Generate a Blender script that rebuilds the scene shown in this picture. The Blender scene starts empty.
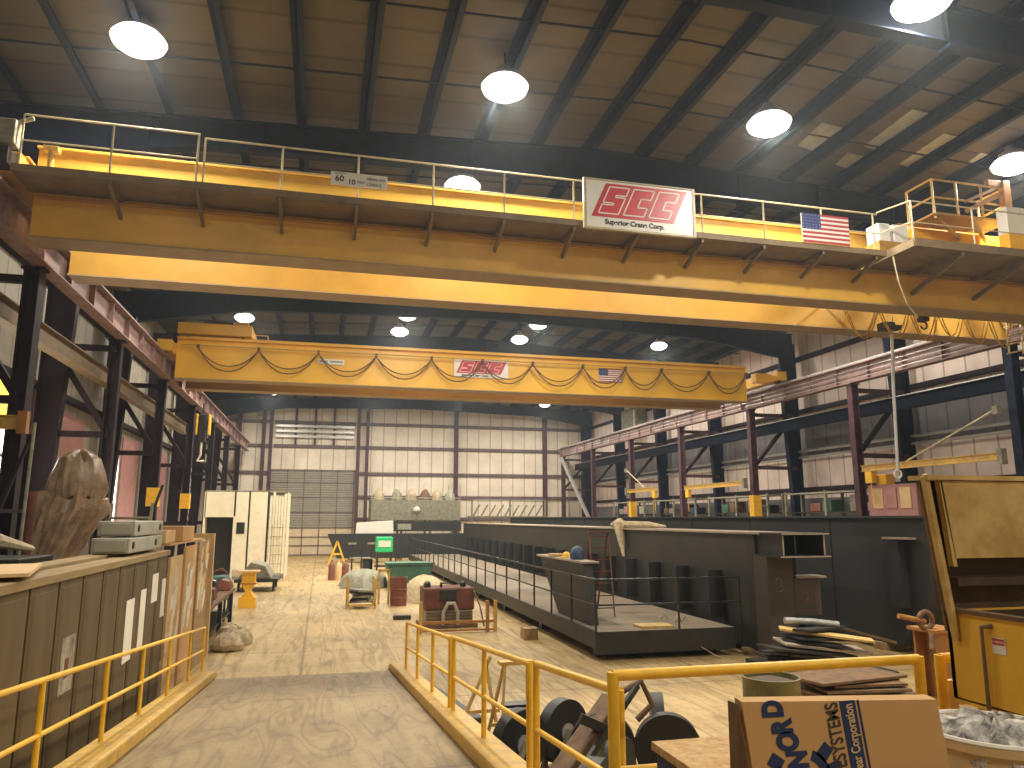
import bpy, math, random
from mathutils import Vector, Matrix, Euler
random.seed(7)
SC = bpy.context.scene
COL = SC.collection
PI = math.pi

# ------------------------------------------------------------------ materials
def newmat(name):
    m = bpy.data.materials.new(name); m.use_nodes = True
    nt = m.node_tree; b = nt.nodes['Principled BSDF']
    return m, nt, b

def mat(name, c, rough=0.6, metal=0.0, var=0.15, scale=2.0, c2=None, bump=0.0, stretch=None, spec=0.5):
    """base colour mottled by procedural noise, optional second colour for wear and dirt"""
    m, nt, b = newmat(name)
    N, L = nt.nodes, nt.links
    tc = N.new('ShaderNodeTexCoord'); mp = N.new('ShaderNodeMapping')
    L.new(tc.outputs['Object'], mp.inputs['Vector'])
    if stretch: mp.inputs['Scale'].default_value = stretch
    no = N.new('ShaderNodeTexNoise'); no.inputs['Scale'].default_value = scale
    no.inputs['Detail'].default_value = 6; no.inputs['Roughness'].default_value = 0.65
    L.new(mp.outputs['Vector'], no.inputs['Vector'])
    r = N.new('ShaderNodeValToRGB')
    lo = [x * (1 - var) for x in c]; hi = [min(1, x * (1 + var)) for x in c]
    e = r.color_ramp.elements
    e[0].position = 0.35; e[1].position = 0.65
    e[0].color = (*(c2 if c2 else lo), 1); e[1].color = (*(c if c2 else hi), 1)
    L.new(no.outputs['Fac'], r.inputs['Fac']); L.new(r.outputs['Color'], b.inputs['Base Color'])
    b.inputs['Roughness'].default_value = rough; b.inputs['Metallic'].default_value = metal
    b.inputs['Specular IOR Level'].default_value = spec
    if bump:
        bp = N.new('ShaderNodeBump'); bp.inputs['Strength'].default_value = bump; bp.inputs['Distance'].default_value = 0.03
        L.new(no.outputs['Fac'], bp.inputs['Height']); L.new(bp.outputs['Normal'], b.inputs['Normal'])
    return m

def glow(name, c, s):
    m, nt, b = newmat(name)
    b.inputs['Base Color'].default_value = (*c, 1)
    b.inputs['Emission Color'].default_value = (*c, 1); b.inputs['Emission Strength'].default_value = s
    return m

def wallmat(name, axis, c, seam=1.2, c2=None):
    """vinyl-faced insulation between vertical seams, dirtier in broad patches"""
    m, nt, b = newmat(name); N, L = nt.nodes, nt.links
    tc = N.new('ShaderNodeTexCoord'); sx = N.new('ShaderNodeSeparateXYZ'); L.new(tc.outputs['Object'], sx.inputs[0])
    d = N.new('ShaderNodeMath'); d.operation = 'DIVIDE'; d.inputs[1].default_value = seam; L.new(sx.outputs[axis], d.inputs[0])
    f = N.new('ShaderNodeMath'); f.operation = 'FRACT'; L.new(d.outputs[0], f.inputs[0])
    s = N.new('ShaderNodeMath'); s.operation = 'SUBTRACT'; s.inputs[1].default_value = 0.5; L.new(f.outputs[0], s.inputs[0])
    a = N.new('ShaderNodeMath'); a.operation = 'ABSOLUTE'; L.new(s.outputs[0], a.inputs[0])
    r = N.new('ShaderNodeValToRGB'); e = r.color_ramp.elements
    e[0].position = 0.0; e[0].color = (0.18, 0.16, 0.14, 1); e[1].position = 0.06; e[1].color = (1, 1, 1, 1)
    L.new(a.outputs[0], r.inputs['Fac'])
    no = N.new('ShaderNodeTexNoise'); no.inputs['Scale'].default_value = 0.35; no.inputs['Detail'].default_value = 8
    no.inputs['Roughness'].default_value = 0.7
    L.new(tc.outputs['Object'], no.inputs['Vector'])
    r2 = N.new('ShaderNodeValToRGB'); e = r2.color_ramp.elements
    e[0].position = 0.3; e[0].color = (*(c2 or [x * .62 for x in c]), 1); e[1].position = 0.65; e[1].color = (*c, 1)
    L.new(no.outputs['Fac'], r2.inputs['Fac'])
    mx = N.new('ShaderNodeMix'); mx.data_type = 'RGBA'; mx.blend_type = 'MULTIPLY'; mx.inputs[0].default_value = 0.75
    L.new(r2.outputs['Color'], mx.inputs[6]); L.new(r.outputs['Color'], mx.inputs[7])
    L.new(mx.outputs[2], b.inputs['Base Color']); b.inputs['Roughness'].default_value = 0.65
    bp = N.new('ShaderNodeBump'); bp.inputs['Strength'].default_value = 0.4; bp.inputs['Distance'].default_value = 0.1
    L.new(a.outputs[0], bp.inputs['Height']); L.new(bp.outputs['Normal'], b.inputs['Normal'])
    return m

def floormat(name, c, c2, tracks=True):
    m, nt, b = newmat(name); N, L = nt.nodes, nt.links
    tc = N.new('ShaderNodeTexCoord')
    def noise(scale, st, det=7, dist=0.0):
        mp = N.new('ShaderNodeMapping'); mp.inputs['Scale'].default_value = st; L.new(tc.outputs['Object'], mp.inputs['Vector'])
        n = N.new('ShaderNodeTexNoise'); n.inputs['Scale'].default_value = scale; n.inputs['Detail'].default_value = det
        n.inputs['Roughness'].default_value = 0.68; n.inputs['Distortion'].default_value = dist
        L.new(mp.outputs['Vector'], n.inputs['Vector']); return n
    n1 = noise(0.5, (1, 1, 1)); r1 = N.new('ShaderNodeValToRGB'); e = r1.color_ramp.elements
    e[0].position = 0.3; e[0].color = (*c2, 1); e[1].position = 0.6; e[1].color = (*c, 1)
    L.new(n1.outputs['Fac'], r1.inputs['Fac']); out = r1.outputs['Color']
    def mul(fac_node, lo, p0, p1, out, k):
        r = N.new('ShaderNodeValToRGB'); e = r.color_ramp.elements
        e[0].position = p0; e[0].color = (*lo, 1); e[1].position = p1; e[1].color = (1, 1, 1, 1)
        L.new(fac_node, r.inputs['Fac'])
        mx = N.new('ShaderNodeMix'); mx.data_type = 'RGBA'; mx.blend_type = 'MULTIPLY'; mx.inputs[0].default_value = k
        L.new(out, mx.inputs[6]); L.new(r.outputs['Color'], mx.inputs[7]); return mx.outputs[2]
    n2 = noise(9, (1, 1, 1)); out = mul(n2.outputs['Fac'], (0.6, 0.56, 0.5), 0.32, 0.55, out, 0.5)
    if tracks:   # tyre tracks and mud streaks running along the aisle
        n3 = noise(1.6, (1.5, 0.16, 1), 8, 1.2); out = mul(n3.outputs['Fac'], (0.55, 0.48, 0.38), 0.36, 0.52, out, 0.6)
        n4 = noise(3.2, (1.5, 0.10, 1), 4, 0.8); out = mul(n4.outputs['Fac'], (0.45, 0.4, 0.33), 0.37, 0.43, out, 0.5)
        # thin winding tyre marks
        n5 = noise(1.7, (1.0, 0.10, 1), 1, 0.15)
        for p_ in (.46, .56):
            r5 = N.new('ShaderNodeValToRGB'); e = r5.color_ramp.elements
            e[0].position = p_ - .03; e[0].color = (1, 1, 1, 1); e[1].position = p_ + .03; e[1].color = (1, 1, 1, 1)
            q = e.new(p_); q.color = (.42, .34, .26, 1)
            L.new(n5.outputs['Fac'], r5.inputs['Fac'])
            mx = N.new('ShaderNodeMix'); mx.data_type = 'RGBA'; mx.blend_type = 'MULTIPLY'; mx.inputs[0].default_value = .5
            L.new(out, mx.inputs[6]); L.new(r5.outputs['Color'], mx.inputs[7]); out = mx.outputs[2]
    sx = N.new('ShaderNodeSeparateXYZ'); L.new(tc.outputs['Object'], sx.inputs[0])
    for ax, per in ((0, 6.0), (1, 6.0)):     # sawn slab joints
        d = N.new('ShaderNodeMath'); d.operation = 'DIVIDE'; d.inputs[1].default_value = per; L.new(sx.outputs[ax], d.inputs[0])
        f = N.new('ShaderNodeMath'); f.operation = 'FRACT'; L.new(d.outputs[0], f.inputs[0])
        s = N.new('ShaderNodeMath'); s.operation = 'SUBTRACT'; s.inputs[1].default_value = 0.5; L.new(f.outputs[0], s.inputs[0])
        a = N.new('ShaderNodeMath'); a.operation = 'ABSOLUTE'; L.new(s.outputs[0], a.inputs[0])
        out = mul(a.outputs[0], (0.3, 0.26, 0.2), 0.003, 0.006, out, 0.7)
    L.new(out, b.inputs['Base Color']); b.inputs['Roughness'].default_value = 0.55
    bp = N.new('ShaderNodeBump'); bp.inputs['Strength'].default_value = 0.15; bp.inputs['Distance'].default_value = 0.02
    L.new(n2.outputs['Fac'], bp.inputs['Height']); L.new(bp.outputs['Normal'], b.inputs['Normal'])
    return m

M = {}
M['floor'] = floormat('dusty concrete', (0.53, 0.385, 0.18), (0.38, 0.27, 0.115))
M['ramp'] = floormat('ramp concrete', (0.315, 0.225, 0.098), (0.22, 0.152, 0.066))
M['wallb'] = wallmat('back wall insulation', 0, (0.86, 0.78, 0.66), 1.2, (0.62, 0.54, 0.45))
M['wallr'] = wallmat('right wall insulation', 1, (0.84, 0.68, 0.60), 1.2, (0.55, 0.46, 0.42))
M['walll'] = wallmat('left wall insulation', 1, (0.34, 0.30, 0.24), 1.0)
M['walld'] = wallmat('dark lower wall sheeting', 1, (0.13, 0.12, 0.13), 1.2)  # darker horizontal bands along the right wall
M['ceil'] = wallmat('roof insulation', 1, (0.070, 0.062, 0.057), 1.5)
M['patch'] = mat('pale torn insulation', (0.26, 0.29, 0.33), 0.7)
M['navy'] = mat('dark navy roof steel', (0.006, 0.013, 0.036), 0.7, var=.3, spec=.2)
M['purple'] = mat('maroon primer steel', (0.085, 0.040, 0.052), 0.6, var=.35, spec=.25)
M['purpled'] = mat('dark maroon steel', (0.022, 0.013, 0.018), 0.7, var=.3, spec=.2)
M['girt'] = mat('brown girt steel', (0.14, 0.095, 0.10), 0.6, var=.3)
M['rail'] = mat('dusty red runway steel', (0.30, 0.19, 0.17), 0.6, var=.3, c2=(0.18, 0.10, 0.10))
M['yel'] = mat('crane yellow paint', (0.84, 0.47, 0.030), 0.36, var=.08, scale=.6)
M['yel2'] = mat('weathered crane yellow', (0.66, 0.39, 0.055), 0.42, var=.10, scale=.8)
M['yel3'] = mat('aged crane yellow', (0.47, 0.27, 0.045), 0.42, var=.10, scale=.8)  # darker copy of the yellow, the rear girder's dimmer light painted in
M['flange'] = mat('dusty tan flange paint', (0.34, 0.235, 0.12), 0.6, var=.12)  # girder undersides: shade put into the colour to mute floor bounce
M['yel4'] = mat('dull tan crane paint', (0.26, 0.175, 0.09), 0.6, var=.10, scale=.8)  # far rear girder's shade behind the front one, put into its colour
M['yeld'] = mat('dirty crane yellow', (0.52, 0.29, 0.06), 0.45, c2=(0.40, 0.21, 0.05), scale=1.0)
M['soff'] = mat('bare walkway plate', (0.20, 0.145, 0.08), 0.6, var=.2)
M['ryel'] = mat('rail yellow paint', (0.86, 0.50, 0.035), 0.36, var=.10, scale=6)
M['ryel2'] = mat('scuffed yellow paint', (0.66, 0.40, 0.06), 0.5, c2=(0.42, 0.27, 0.08), scale=5)
M['pale'] = mat('pale yellow tube', (0.50, 0.43, 0.27), 0.4, var=.2)
M['dark'] = mat('dark mill steel', (0.024, 0.025, 0.025), 0.5, c2=(0.040, 0.035, 0.028), scale=1.2, spec=.35)
M['dark2'] = mat('blue grey mill steel', (0.026, 0.030, 0.034), 0.5, c2=(0.036, 0.037, 0.038), scale=.8, spec=.35)
M['darkr'] = mat('reddish brown end plate', (0.075, 0.050, 0.042), 0.55, c2=(0.05, 0.045, 0.038), scale=1.5)
M['edge'] = mat('dusty light steel edge', (0.34, 0.27, 0.20), 0.6)
M['blk'] = mat('black rubber', (0.012, 0.013, 0.015), 0.5)
M['blkp'] = mat('black paint', (0.015, 0.018, 0.018), 0.4)
M['deck'] = mat('dusty brown deck plate', (0.24, 0.18, 0.12), 0.7, c2=(0.16, 0.13, 0.09), scale=1.5)
M['plank'] = mat('brown black steel sheet piling', (0.13, 0.088, 0.036), 0.6, c2=(0.078, 0.056, 0.026), scale=1.2, stretch=(1, 2, .4))
M['plankt'] = mat('dusty timber cap', (0.33, 0.235, 0.105), 0.7, c2=(0.22, 0.15, 0.07), stretch=(6, .6, 6))
M['card'] = mat('corrugated cardboard', (0.56, 0.33, 0.135), 0.8, var=.06, scale=1.5)
M['card2'] = mat('pale cardboard', (0.66, 0.46, 0.24), 0.8, var=.1, scale=3)
M['osb'] = mat('strand board', (0.60, 0.40, 0.17), 0.75, c2=(0.40, 0.22, 0.08), scale=22)
M['wood'] = mat('raw timber', (0.42, 0.28, 0.13), 0.75, c2=(0.26, 0.16, 0.08), scale=3, stretch=(5, .8, 5))
M['woodd'] = mat('old dark timber', (0.22, 0.14, 0.07), 0.8, c2=(0.12, 0.08, 0.045), scale=3)
M['rustd'] = mat('dark rusty recess steel', (0.07, 0.04, 0.02), 0.7, c2=(0.04, 0.025, 0.015), scale=5)  # shade inside the job box and barrel, put into a dark rust colour
M['smear'] = mat('rubbed white smear', (0.45, 0.40, 0.32), 0.7, c2=(0.12, 0.09, 0.05), scale=4)
M['paper'] = mat('white paper', (0.75, 0.72, 0.62), 0.8, var=.06)
M['ink'] = mat('dark ink print', (0.05, 0.045, 0.04), 0.7)
M['blue'] = mat('navy blue print', (0.012, 0.030, 0.105), 0.6, var=.1)
M['white'] = mat('white sign board', (0.78, 0.78, 0.74), 0.3, var=.03)
M['red'] = mat('sign red', (0.55, 0.020, 0.045), 0.35, var=.05)
M['flagr'] = mat('flag red', (0.42, 0.05, 0.07), 0.6, var=.05)
M['flagb'] = mat('flag blue', (0.03, 0.05, 0.18), 0.6, var=.05)
M['cream'] = mat('cream booth panels', (0.80, 0.74, 0.55), 0.6, var=.08)
M['grey'] = mat('grey enamel', (0.34, 0.33, 0.27), 0.5, var=.12)
M['steel'] = mat('galvanised steel', (0.50, 0.50, 0.50), 0.4, 0.6, var=.15)
M['plastic'] = mat('dusty plastic sheeting', (0.56, 0.42, 0.29), 0.25, c2=(0.28, 0.20, 0.13), scale=2.2, bump=1.0)
M['canvas'] = mat('tan canvas', (0.42, 0.34, 0.22), 0.85, var=.3, scale=6, bump=.5)
M['greyt'] = mat('grey tarpaulin', (0.24, 0.23, 0.17), 0.8, var=.3, scale=4)
M['green'] = mat('green enamel', (0.02, 0.55, 0.20), 0.4, var=.15)
M['teal'] = mat('teal green canvas', (0.055, 0.15, 0.10), 0.6, var=.2)
M['rust'] = mat('rust red paint', (0.17, 0.045, 0.025), 0.6, c2=(0.07, 0.028, 0.02), scale=4)
M['rustb'] = mat('rusty brown steel', (0.20, 0.11, 0.05), 0.7, c2=(0.10, 0.055, 0.03), scale=5)
M['orange'] = mat('orange brown steel', (0.42, 0.19, 0.04), 0.6, c2=(0.28, 0.13, 0.04), scale=3)
M['tan'] = mat('scuffed tan yellow steel', (0.66, 0.47, 0.17), 0.6, c2=(0.42, 0.27, 0.08), scale=3.5)
M['hopy'] = mat('chipped machine yellow', (0.86, 0.52, 0.05), 0.5, c2=(0.70, 0.40, 0.05), scale=1.6)
M['drumr'] = mat('drum maroon', (0.20, 0.065, 0.045), 0.5, var=.2)
M['drumg'] = mat('drum olive yellow', (0.20, 0.17, 0.05), 0.5, c2=(0.07, 0.07, 0.04), scale=3)
M['sand'] = mat('pale rubble', (0.72, 0.60, 0.36), 0.9, c2=(0.45, 0.36, 0.22), scale=9, bump=.8)
M['door'] = mat('grey roller door', (0.30, 0.28, 0.23), 0.55, var=.1)
M['doorb'] = mat('pale lower door section', (0.62, 0.50, 0.34), 0.6, var=.08)
M['pink'] = mat('faded pink panel', (0.40, 0.20, 0.19), 0.7, var=.1)
M['clear'] = mat('clear plastic bag', (0.90, 0.86, 0.80), 0.12, c2=(0.08, 0.08, 0.08), scale=9, bump=1.0)
M['day'] = glow('daylight window', (1.0, 0.93, 0.86), 4)
M['dayy'] = glow('sunlit yellow window', (1.0, 0.66, 0.10), 1.6)
M['lamp'] = glow('lamp lens', (1.0, 0.97, 0.90), 3.5)
M['blueish'] = mat('dark blue plastic', (0.03, 0.06, 0.14), 0.5)

# ------------------------------------------------------------------ mesh builder
class MB:
    def __init__(s): s.v = []; s.f = []
    def add(s, vs, fs):
        n = len(s.v); s.v += [tuple(v) for v in vs]; s.f += [tuple(i + n for i in f) for f in fs]; return s
    def box(s, x0, x1, y0, y1, z0, z1):
        vs = [(x, y, z) for x in (x0, x1) for y in (y0, y1) for z in (z0, z1)]
        return s.add(vs, [(0, 1, 3, 2), (4, 6, 7, 5), (0, 4, 5, 1), (2, 3, 7, 6), (0, 2, 6, 4), (1, 5, 7, 3)])
    def cbox(s, c, sz, rot=(0, 0, 0)):
        R = Euler(rot).to_matrix(); h = [t / 2 for t in sz]
        vs = [Vector(c) + R @ Vector((sx * h[0], sy * h[1], sz_ * h[2])) for sx in (-1, 1) for sy in (-1, 1) for sz_ in (-1, 1)]
        return s.add(vs, [(0, 1, 3, 2), (4, 6, 7, 5), (0, 4, 5, 1), (2, 3, 7, 6), (0, 2, 6, 4), (1, 5, 7, 3)])
    def bar(s, p, q, w, h, up=(0, 0, 1)):
        p, q = Vector(p), Vector(q); d = (q - p).normalized(); u = Vector(up)
        if abs(d.dot(u)) > .99: u = Vector((0, 1, 0))
        r = d.cross(u).normalized(); u = r.cross(d)
        vs = [b + r * (sr * w / 2) + u * (su * h / 2) for b in (p, q) for sr in (-1, 1) for su in (-1, 1)]
        return s.add(vs, [(0, 1, 3, 2), (4, 6, 7, 5), (0, 4, 5, 1), (2, 3, 7, 6), (0, 2, 6, 4), (1, 5, 7, 3)])
    def path(s, pts, r, n=8, caps=True):
        pts = [Vector(p) for p in pts]; rings = []; u = None
        for i, p in enumerate(pts):
            d = ((pts[i] - pts[i - 1]).normalized() if i else Vector()) + ((pts[i + 1] - pts[i]).normalized() if i < len(pts) - 1 else Vector())
            d = d.normalized() if d.length > 1e-6 else Vector((0, 0, 1))
            if u is None:
                u = Vector((0, 0, 1)) if abs(d.z) < .9 else Vector((1, 0, 0))
            a = d.cross(u).normalized(); u = a.cross(d).normalized()
            rr = r[i] if isinstance(r, (list, tuple)) else r
            rings.append([p + (a * math.cos(2 * PI * k / n) + u * math.sin(2 * PI * k / n)) * rr for k in range(n)])
        vs = [v for R in rings for v in R]; fs = []
        for i in range(len(pts) - 1):
            for k in range(n):
                fs.append((i * n + k, i * n + (k + 1) % n, (i + 1) * n + (k + 1) % n, (i + 1) * n + k))
        if caps: fs += [tuple(range(n))[::-1], tuple((len(pts) - 1) * n + k for k in range(n))]
        return s.add(vs, fs)
    def tube(s, p, q, r, n=8): return s.path([p, q], r, n)
    def prism(s, poly, a0, a1, axis=1):
        """extrude a polygon (2-D in the two other axes) along axis"""
        def P(u, v, a): 
            t = [u, v]; t.insert(axis, a); return tuple(t)
        n = len(poly); vs = [P(u, v, a0) for u, v in poly] + [P(u, v, a1) for u, v in poly]
        fs = [tuple(range(n)), tuple(range(n, 2 * n))[::-1]] + [(i, i + n, (i + 1) % n + n, (i + 1) % n) for i in range(n)]
        return s.add(vs, fs)
    def lathe(s, c, prof, n=20):
        vs = []; fs = []; m = len(prof)
        for r, z in prof:
            for k in range(n): vs.append((c[0] + r * math.cos(2 * PI * k / n), c[1] + r * math.sin(2 * PI * k / n), c[2] + z))
        for i in range(m - 1):
            for k in range(n): fs.append((i * n + k, i * n + (k + 1) % n, (i + 1) * n + (k + 1) % n, (i + 1) * n + k))
        if prof[0][0] > 1e-4: fs.append(tuple(range(n))[::-1])
        if prof[-1][0] > 1e-4: fs.append(tuple((m - 1) * n + k for k in range(n)))
        return s.add(vs, fs)
    def ibeam(s, x, y, z0, z1, w=.3, d=.35, t=.03, ax=0):
        """vertical H column, flanges facing along ax"""
        if ax == 0:
            s.box(x - d/2, x - d/2 + t, y - w/2, y + w/2, z0, z1); s.box(x + d/2 - t, x + d/2, y - w/2, y + w/2, z0, z1)
            return s.box(x - d/2 + t, x + d/2 - t, y - t/2, y + t/2, z0, z1)
        s.box(x - w/2, x + w/2, y - d/2, y - d/2 + t, z0, z1); s.box(x - w/2, x + w/2, y + d/2 - t, y + d/2, z0, z1)
        return s.box(x - t/2, x + t/2, y - d/2 + t, y + d/2 - t, z0, z1)
    def build(s, name, m, parent=None, bevel=0, smooth=False, mats=None):
        off = WL.get(parent.name, Vector()) if parent else Vector()
        # things with no parent get their origin at the base of their bounds
        if parent is None:
            xs = [v[0] for v in s.v]; ys = [v[1] for v in s.v]; zs = [v[2] for v in s.v]
            off = Vector(((min(xs) + max(xs)) / 2, (min(ys) + max(ys)) / 2, min(zs)))
        me = bpy.data.meshes.new(name)
        me.from_pydata([(v[0] - off.x, v[1] - off.y, v[2] - off.z) for v in s.v], [], s.f); me.update()
        import bmesh
        bm = bmesh.new(); bm.from_mesh(me); bmesh.ops.recalc_face_normals(bm, faces=bm.faces); bm.to_mesh(me); bm.free()
        me.materials.append(M[m] if isinstance(m, str) else m)
        o = bpy.data.objects.new(name, me); COL.objects.link(o)
        if parent: o.parent = parent; WL[o.name] = off
        else: o.location = off; WL[o.name] = off
        if smooth:
            for p in me.polygons: p.use_smooth = True
            try: me.set_sharp_from_angle(angle=R(40))
            except Exception: pass
        if bevel:
            b = o.modifiers.new('b', 'BEVEL'); b.width = bevel; b.segments = 2; b.limit_method = 'ANGLE'; b.angle_limit = R(40)
        return o
WL = {}
R = math.radians
def tag(o, label=None, cat=None, group=None, kind=None):
    if label: o['label'] = label
    if cat: o['category'] = cat
    if group: o['group'] = group
    if kind: o['kind'] = kind
    return o
def thing(name, label, cat, loc=(0, 0, 0), group=None):
    o = bpy.data.objects.new(name, None); COL.objects.link(o); o.location = loc; o.empty_display_size = .2
    WL[o.name] = Vector(loc)
    return tag(o, label, cat, group)
def dup(root, loc, label=None, rz=None, scale=None):
    r = root.copy(); COL.objects.link(r); r.location = loc
    if rz is not None: r.rotation_euler = (0, 0, rz)
    if scale: r.scale = scale
    if label: r['label'] = label
    for ch in list(root.children):
        c = ch.copy(); COL.objects.link(c); c.parent = r
        for g in ch.children:
            d = g.copy(); COL.objects.link(d); d.parent = c
    return r
def struct(name, mb, m, **k):
    return tag(mb.build(name, m, **k), kind='structure')
def text(name, body, size, m, parent, origin, right, up, extrude=.004, shear=0, align='LEFT', sx=1.0, bold=0.0):
    """lettering as a mesh: origin = baseline start, right/up = direction vectors in the world"""
    cu = bpy.data.curves.new(name, 'FONT'); cu.body = body; cu.size = size; cu.extrude = extrude; cu.shear = shear
    cu.align_x = align; cu.offset = bold
    t = bpy.data.objects.new(name + '_c', cu); COL.objects.link(t)
    dg = bpy.context.evaluated_depsgraph_get(); me = bpy.data.meshes.new_from_object(t.evaluated_get(dg))
    bpy.data.objects.remove(t)
    r = Vector(right).normalized(); u = Vector(up).normalized(); n = r.cross(u)
    off = WL.get(parent.name, Vector())
    for v in me.vertices:
        p = Vector(origin) + r * v.co.x * sx + u * v.co.y + n * v.co.z
        v.co = p - off
    me.materials.clear(); me.materials.append(M[m])
    o = bpy.data.objects.new(name, me); COL.objects.link(o); o.parent = parent; WL[o.name] = off
    return o
ORD = ['first', 'second', 'third', 'fourth', 'fifth', 'sixth', 'seventh', 'eighth', 'ninth', 'tenth', 'eleventh', 'twelfth', 'thirteenth',
       'fourteenth', 'fifteenth', 'sixteenth', 'seventeenth', 'eighteenth', 'nineteenth', 'twentieth', 'twenty-first', 'twenty-second', 'twenty-third']

# ------------------------------------------------------------------ camera
cam_d = bpy.data.cameras.new('camera'); cam = bpy.data.objects.new('camera', cam_d); COL.objects.link(cam)
yaw = math.atan(191 / math.hypot(750, 134)); pitch = math.atan(134 / 750)
cam.location = (0, 0, 3.5); cam.rotation_euler = (PI / 2 + pitch, 0, -yaw)
cam_d.sensor_width = 36; cam_d.lens = 36 * 750 / 1024; cam_d.clip_start = .05; cam_d.clip_end = 300
SC.camera = cam

HAZE = .0010
XL, XR, XLW, XRW, YB = -6.95, 23.5, -9.6, 27.0, 75.0
Y0 = -14.0
EAVE, RIDGE, XRI = 14.25, 15.02, 8.3
def rooftop(x): return EAVE + (RIDGE - EAVE) * (1 - abs(x - XRI) / (XRW - XRI)) if x > XRI else EAVE + (RIDGE - EAVE) * (x - XLW) / (XRI - XLW)
FR = [12.3 + 8.6 * k for k in range(8)]       # roof frames

# ------------------------------------------------------------------ the room
struct('floor', MB().box(XLW - .3, XRW + .3, Y0, YB + .3, -.3, 0), 'floor')
struct('wall_back', MB().prism([(XLW, 0), (-4.85, 0), (-4.85, 8.1), (3.1, 8.1), (3.1, 0), (XRW, 0), (XRW, EAVE + .35), (XRI, RIDGE + .35), (XLW, EAVE + .35)], YB, YB + .25), 'wallb')
wr = MB().box(XRW, XRW + .25, Y0, YB, 8.9, EAVE + .35); wr.box(XRW, XRW + .25, Y0, YB, 4.6, 7.0); wr.box(XRW, XRW + .25, Y0, YB, 0, 3.6)
struct('wall_right', wr, 'wallr')
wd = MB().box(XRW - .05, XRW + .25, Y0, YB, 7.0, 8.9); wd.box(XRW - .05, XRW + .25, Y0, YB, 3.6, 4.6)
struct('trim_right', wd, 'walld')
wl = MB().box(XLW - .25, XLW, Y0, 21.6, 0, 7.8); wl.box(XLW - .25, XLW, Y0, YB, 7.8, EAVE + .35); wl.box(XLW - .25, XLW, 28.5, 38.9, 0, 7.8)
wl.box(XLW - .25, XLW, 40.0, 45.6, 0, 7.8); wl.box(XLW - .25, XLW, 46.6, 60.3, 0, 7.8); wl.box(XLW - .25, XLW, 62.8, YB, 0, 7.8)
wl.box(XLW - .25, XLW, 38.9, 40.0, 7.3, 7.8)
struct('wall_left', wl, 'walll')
for n, (a, b) in enumerate(((40.2, 43.4), (47.0, 51.0), (30.0, 34.0))): struct('trim_%d' % (11 + n), MB().box(XLW, XLW + .06, a, b, .1, 7.4), 'pink')
# windows in the left wall: frame + bright pane
for n, (a, b, z0, z1, mm) in enumerate([(21.6, 28.5, 0.2, 7.8, 'day'), (38.9, 40.0, 0.2, 7.3, 'day'), (45.6, 46.6, 0.2, 7.6, 'day'), (60.3, 62.8, .2, 7.2, 'day')]):
    f = MB(); e = .08
    f.box(XLW - .12, XLW, a, b, z0 - .2, z0); f.box(XLW - .12, XLW, a, b, z1, z1 + .1)
    f.box(XLW - .12, XLW, a, a + e, z0, z1); f.box(XLW - .12, XLW, b - e, b, z0, z1)
    if n == 0:
        for z in (2.2, 4.2, 5.4): f.box(XLW - .12, XLW, a, b, z - .06, z + .06)
        f.box(XLW - .12, XLW + .05, 26.5, 28.4, z0, z1)
    wf = struct('window_%d' % (n + 1), f, 'pink')
    if n == 0:
        pn = MB().box(XLW - .05, XLW - .01, a, b, z0, 6.6); pn.build('pane', 'day', wf)
        MB().box(XLW - .05, XLW - .01, a, b, 6.6, z1).build('pane', 'dayy', wf)['label'] = 'yellow lit upper pane'
    else: MB().box(XLW - .05, XLW - .01, a, b, z0, z1).build('pane', mm, wf)
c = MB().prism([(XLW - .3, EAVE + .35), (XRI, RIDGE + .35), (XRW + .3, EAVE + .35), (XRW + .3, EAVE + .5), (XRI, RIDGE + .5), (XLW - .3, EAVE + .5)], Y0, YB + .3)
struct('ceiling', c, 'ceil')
struct('wall_front', MB().box(XLW, XRW, Y0 - .25, Y0, 0, RIDGE + .4), 'wallb')
# roller door in the back wall
d = MB()
for k in range(25):
    z = 2.6 + k * .22
    d.prism([(YB + .05, z), (YB + .02, z + .03), (YB + .02, z + .17), (YB + .05, z + .2), (YB + .09, z + .11)], -4.85, 3.1, 0)
dr = struct('door_1', d, 'door')
d = MB().box(-4.85, 3.1, YB + .06, YB + .12, 0, 2.6); d.build('lower_section', 'doorb', dr)
d = MB()
for k in range(6): d.box(-4.85 + k * 1.55, -4.77 + k * 1.55, YB - .02, YB + .06, 0, 8.1)
for z in (.05, .9, 1.7, 2.55, 4.0, 5.4, 6.8, 7.95): d.box(-4.85, 3.1, YB - .02, YB + .06, z, z + .07)
d.build('door_grid', 'girt', dr)
# white patches of torn roof insulation
k = 0
for (x, y, w, l) in ((16.6, 17.6, 1.3, 2.4), (18.4, 18.3, 1.2, 2.2), (14.6, 18.6, 1.2, 1.6), (16.5, 19.6, 1.2, 1.0), (19.2, 13.9, .8, 1.2), (20.2, 18.2, .9, .8)):
    k += 1; zz = lambda X: rooftop(X) + .33
    m_ = MB(); m_.add([(x - w/2, y - l/2, zz(x - w/2)), (x + w/2, y - l/2 + .1, zz(x + w/2)), (x + w/2 - .1, y + l/2, zz(x + w/2)), (x - w/2 + .15, y + l/2 - .2, zz(x - w/2)),
                       (x - w/2, y - l/2, zz(x - w/2) + .02), (x + w/2, y - l/2 + .1, zz(x + w/2) + .02), (x + w/2 - .1, y + l/2, zz(x + w/2) + .02), (x - w/2 + .15, y + l/2 - .2, zz(x - w/2) + .02)],
                      [(0, 1, 2, 3), (4, 5, 6, 7), (0, 1, 5, 4), (1, 2, 6, 5), (2, 3, 7, 6), (3, 0, 4, 7)])
    struct('trim_%d' % k, m_, 'patch')

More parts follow.
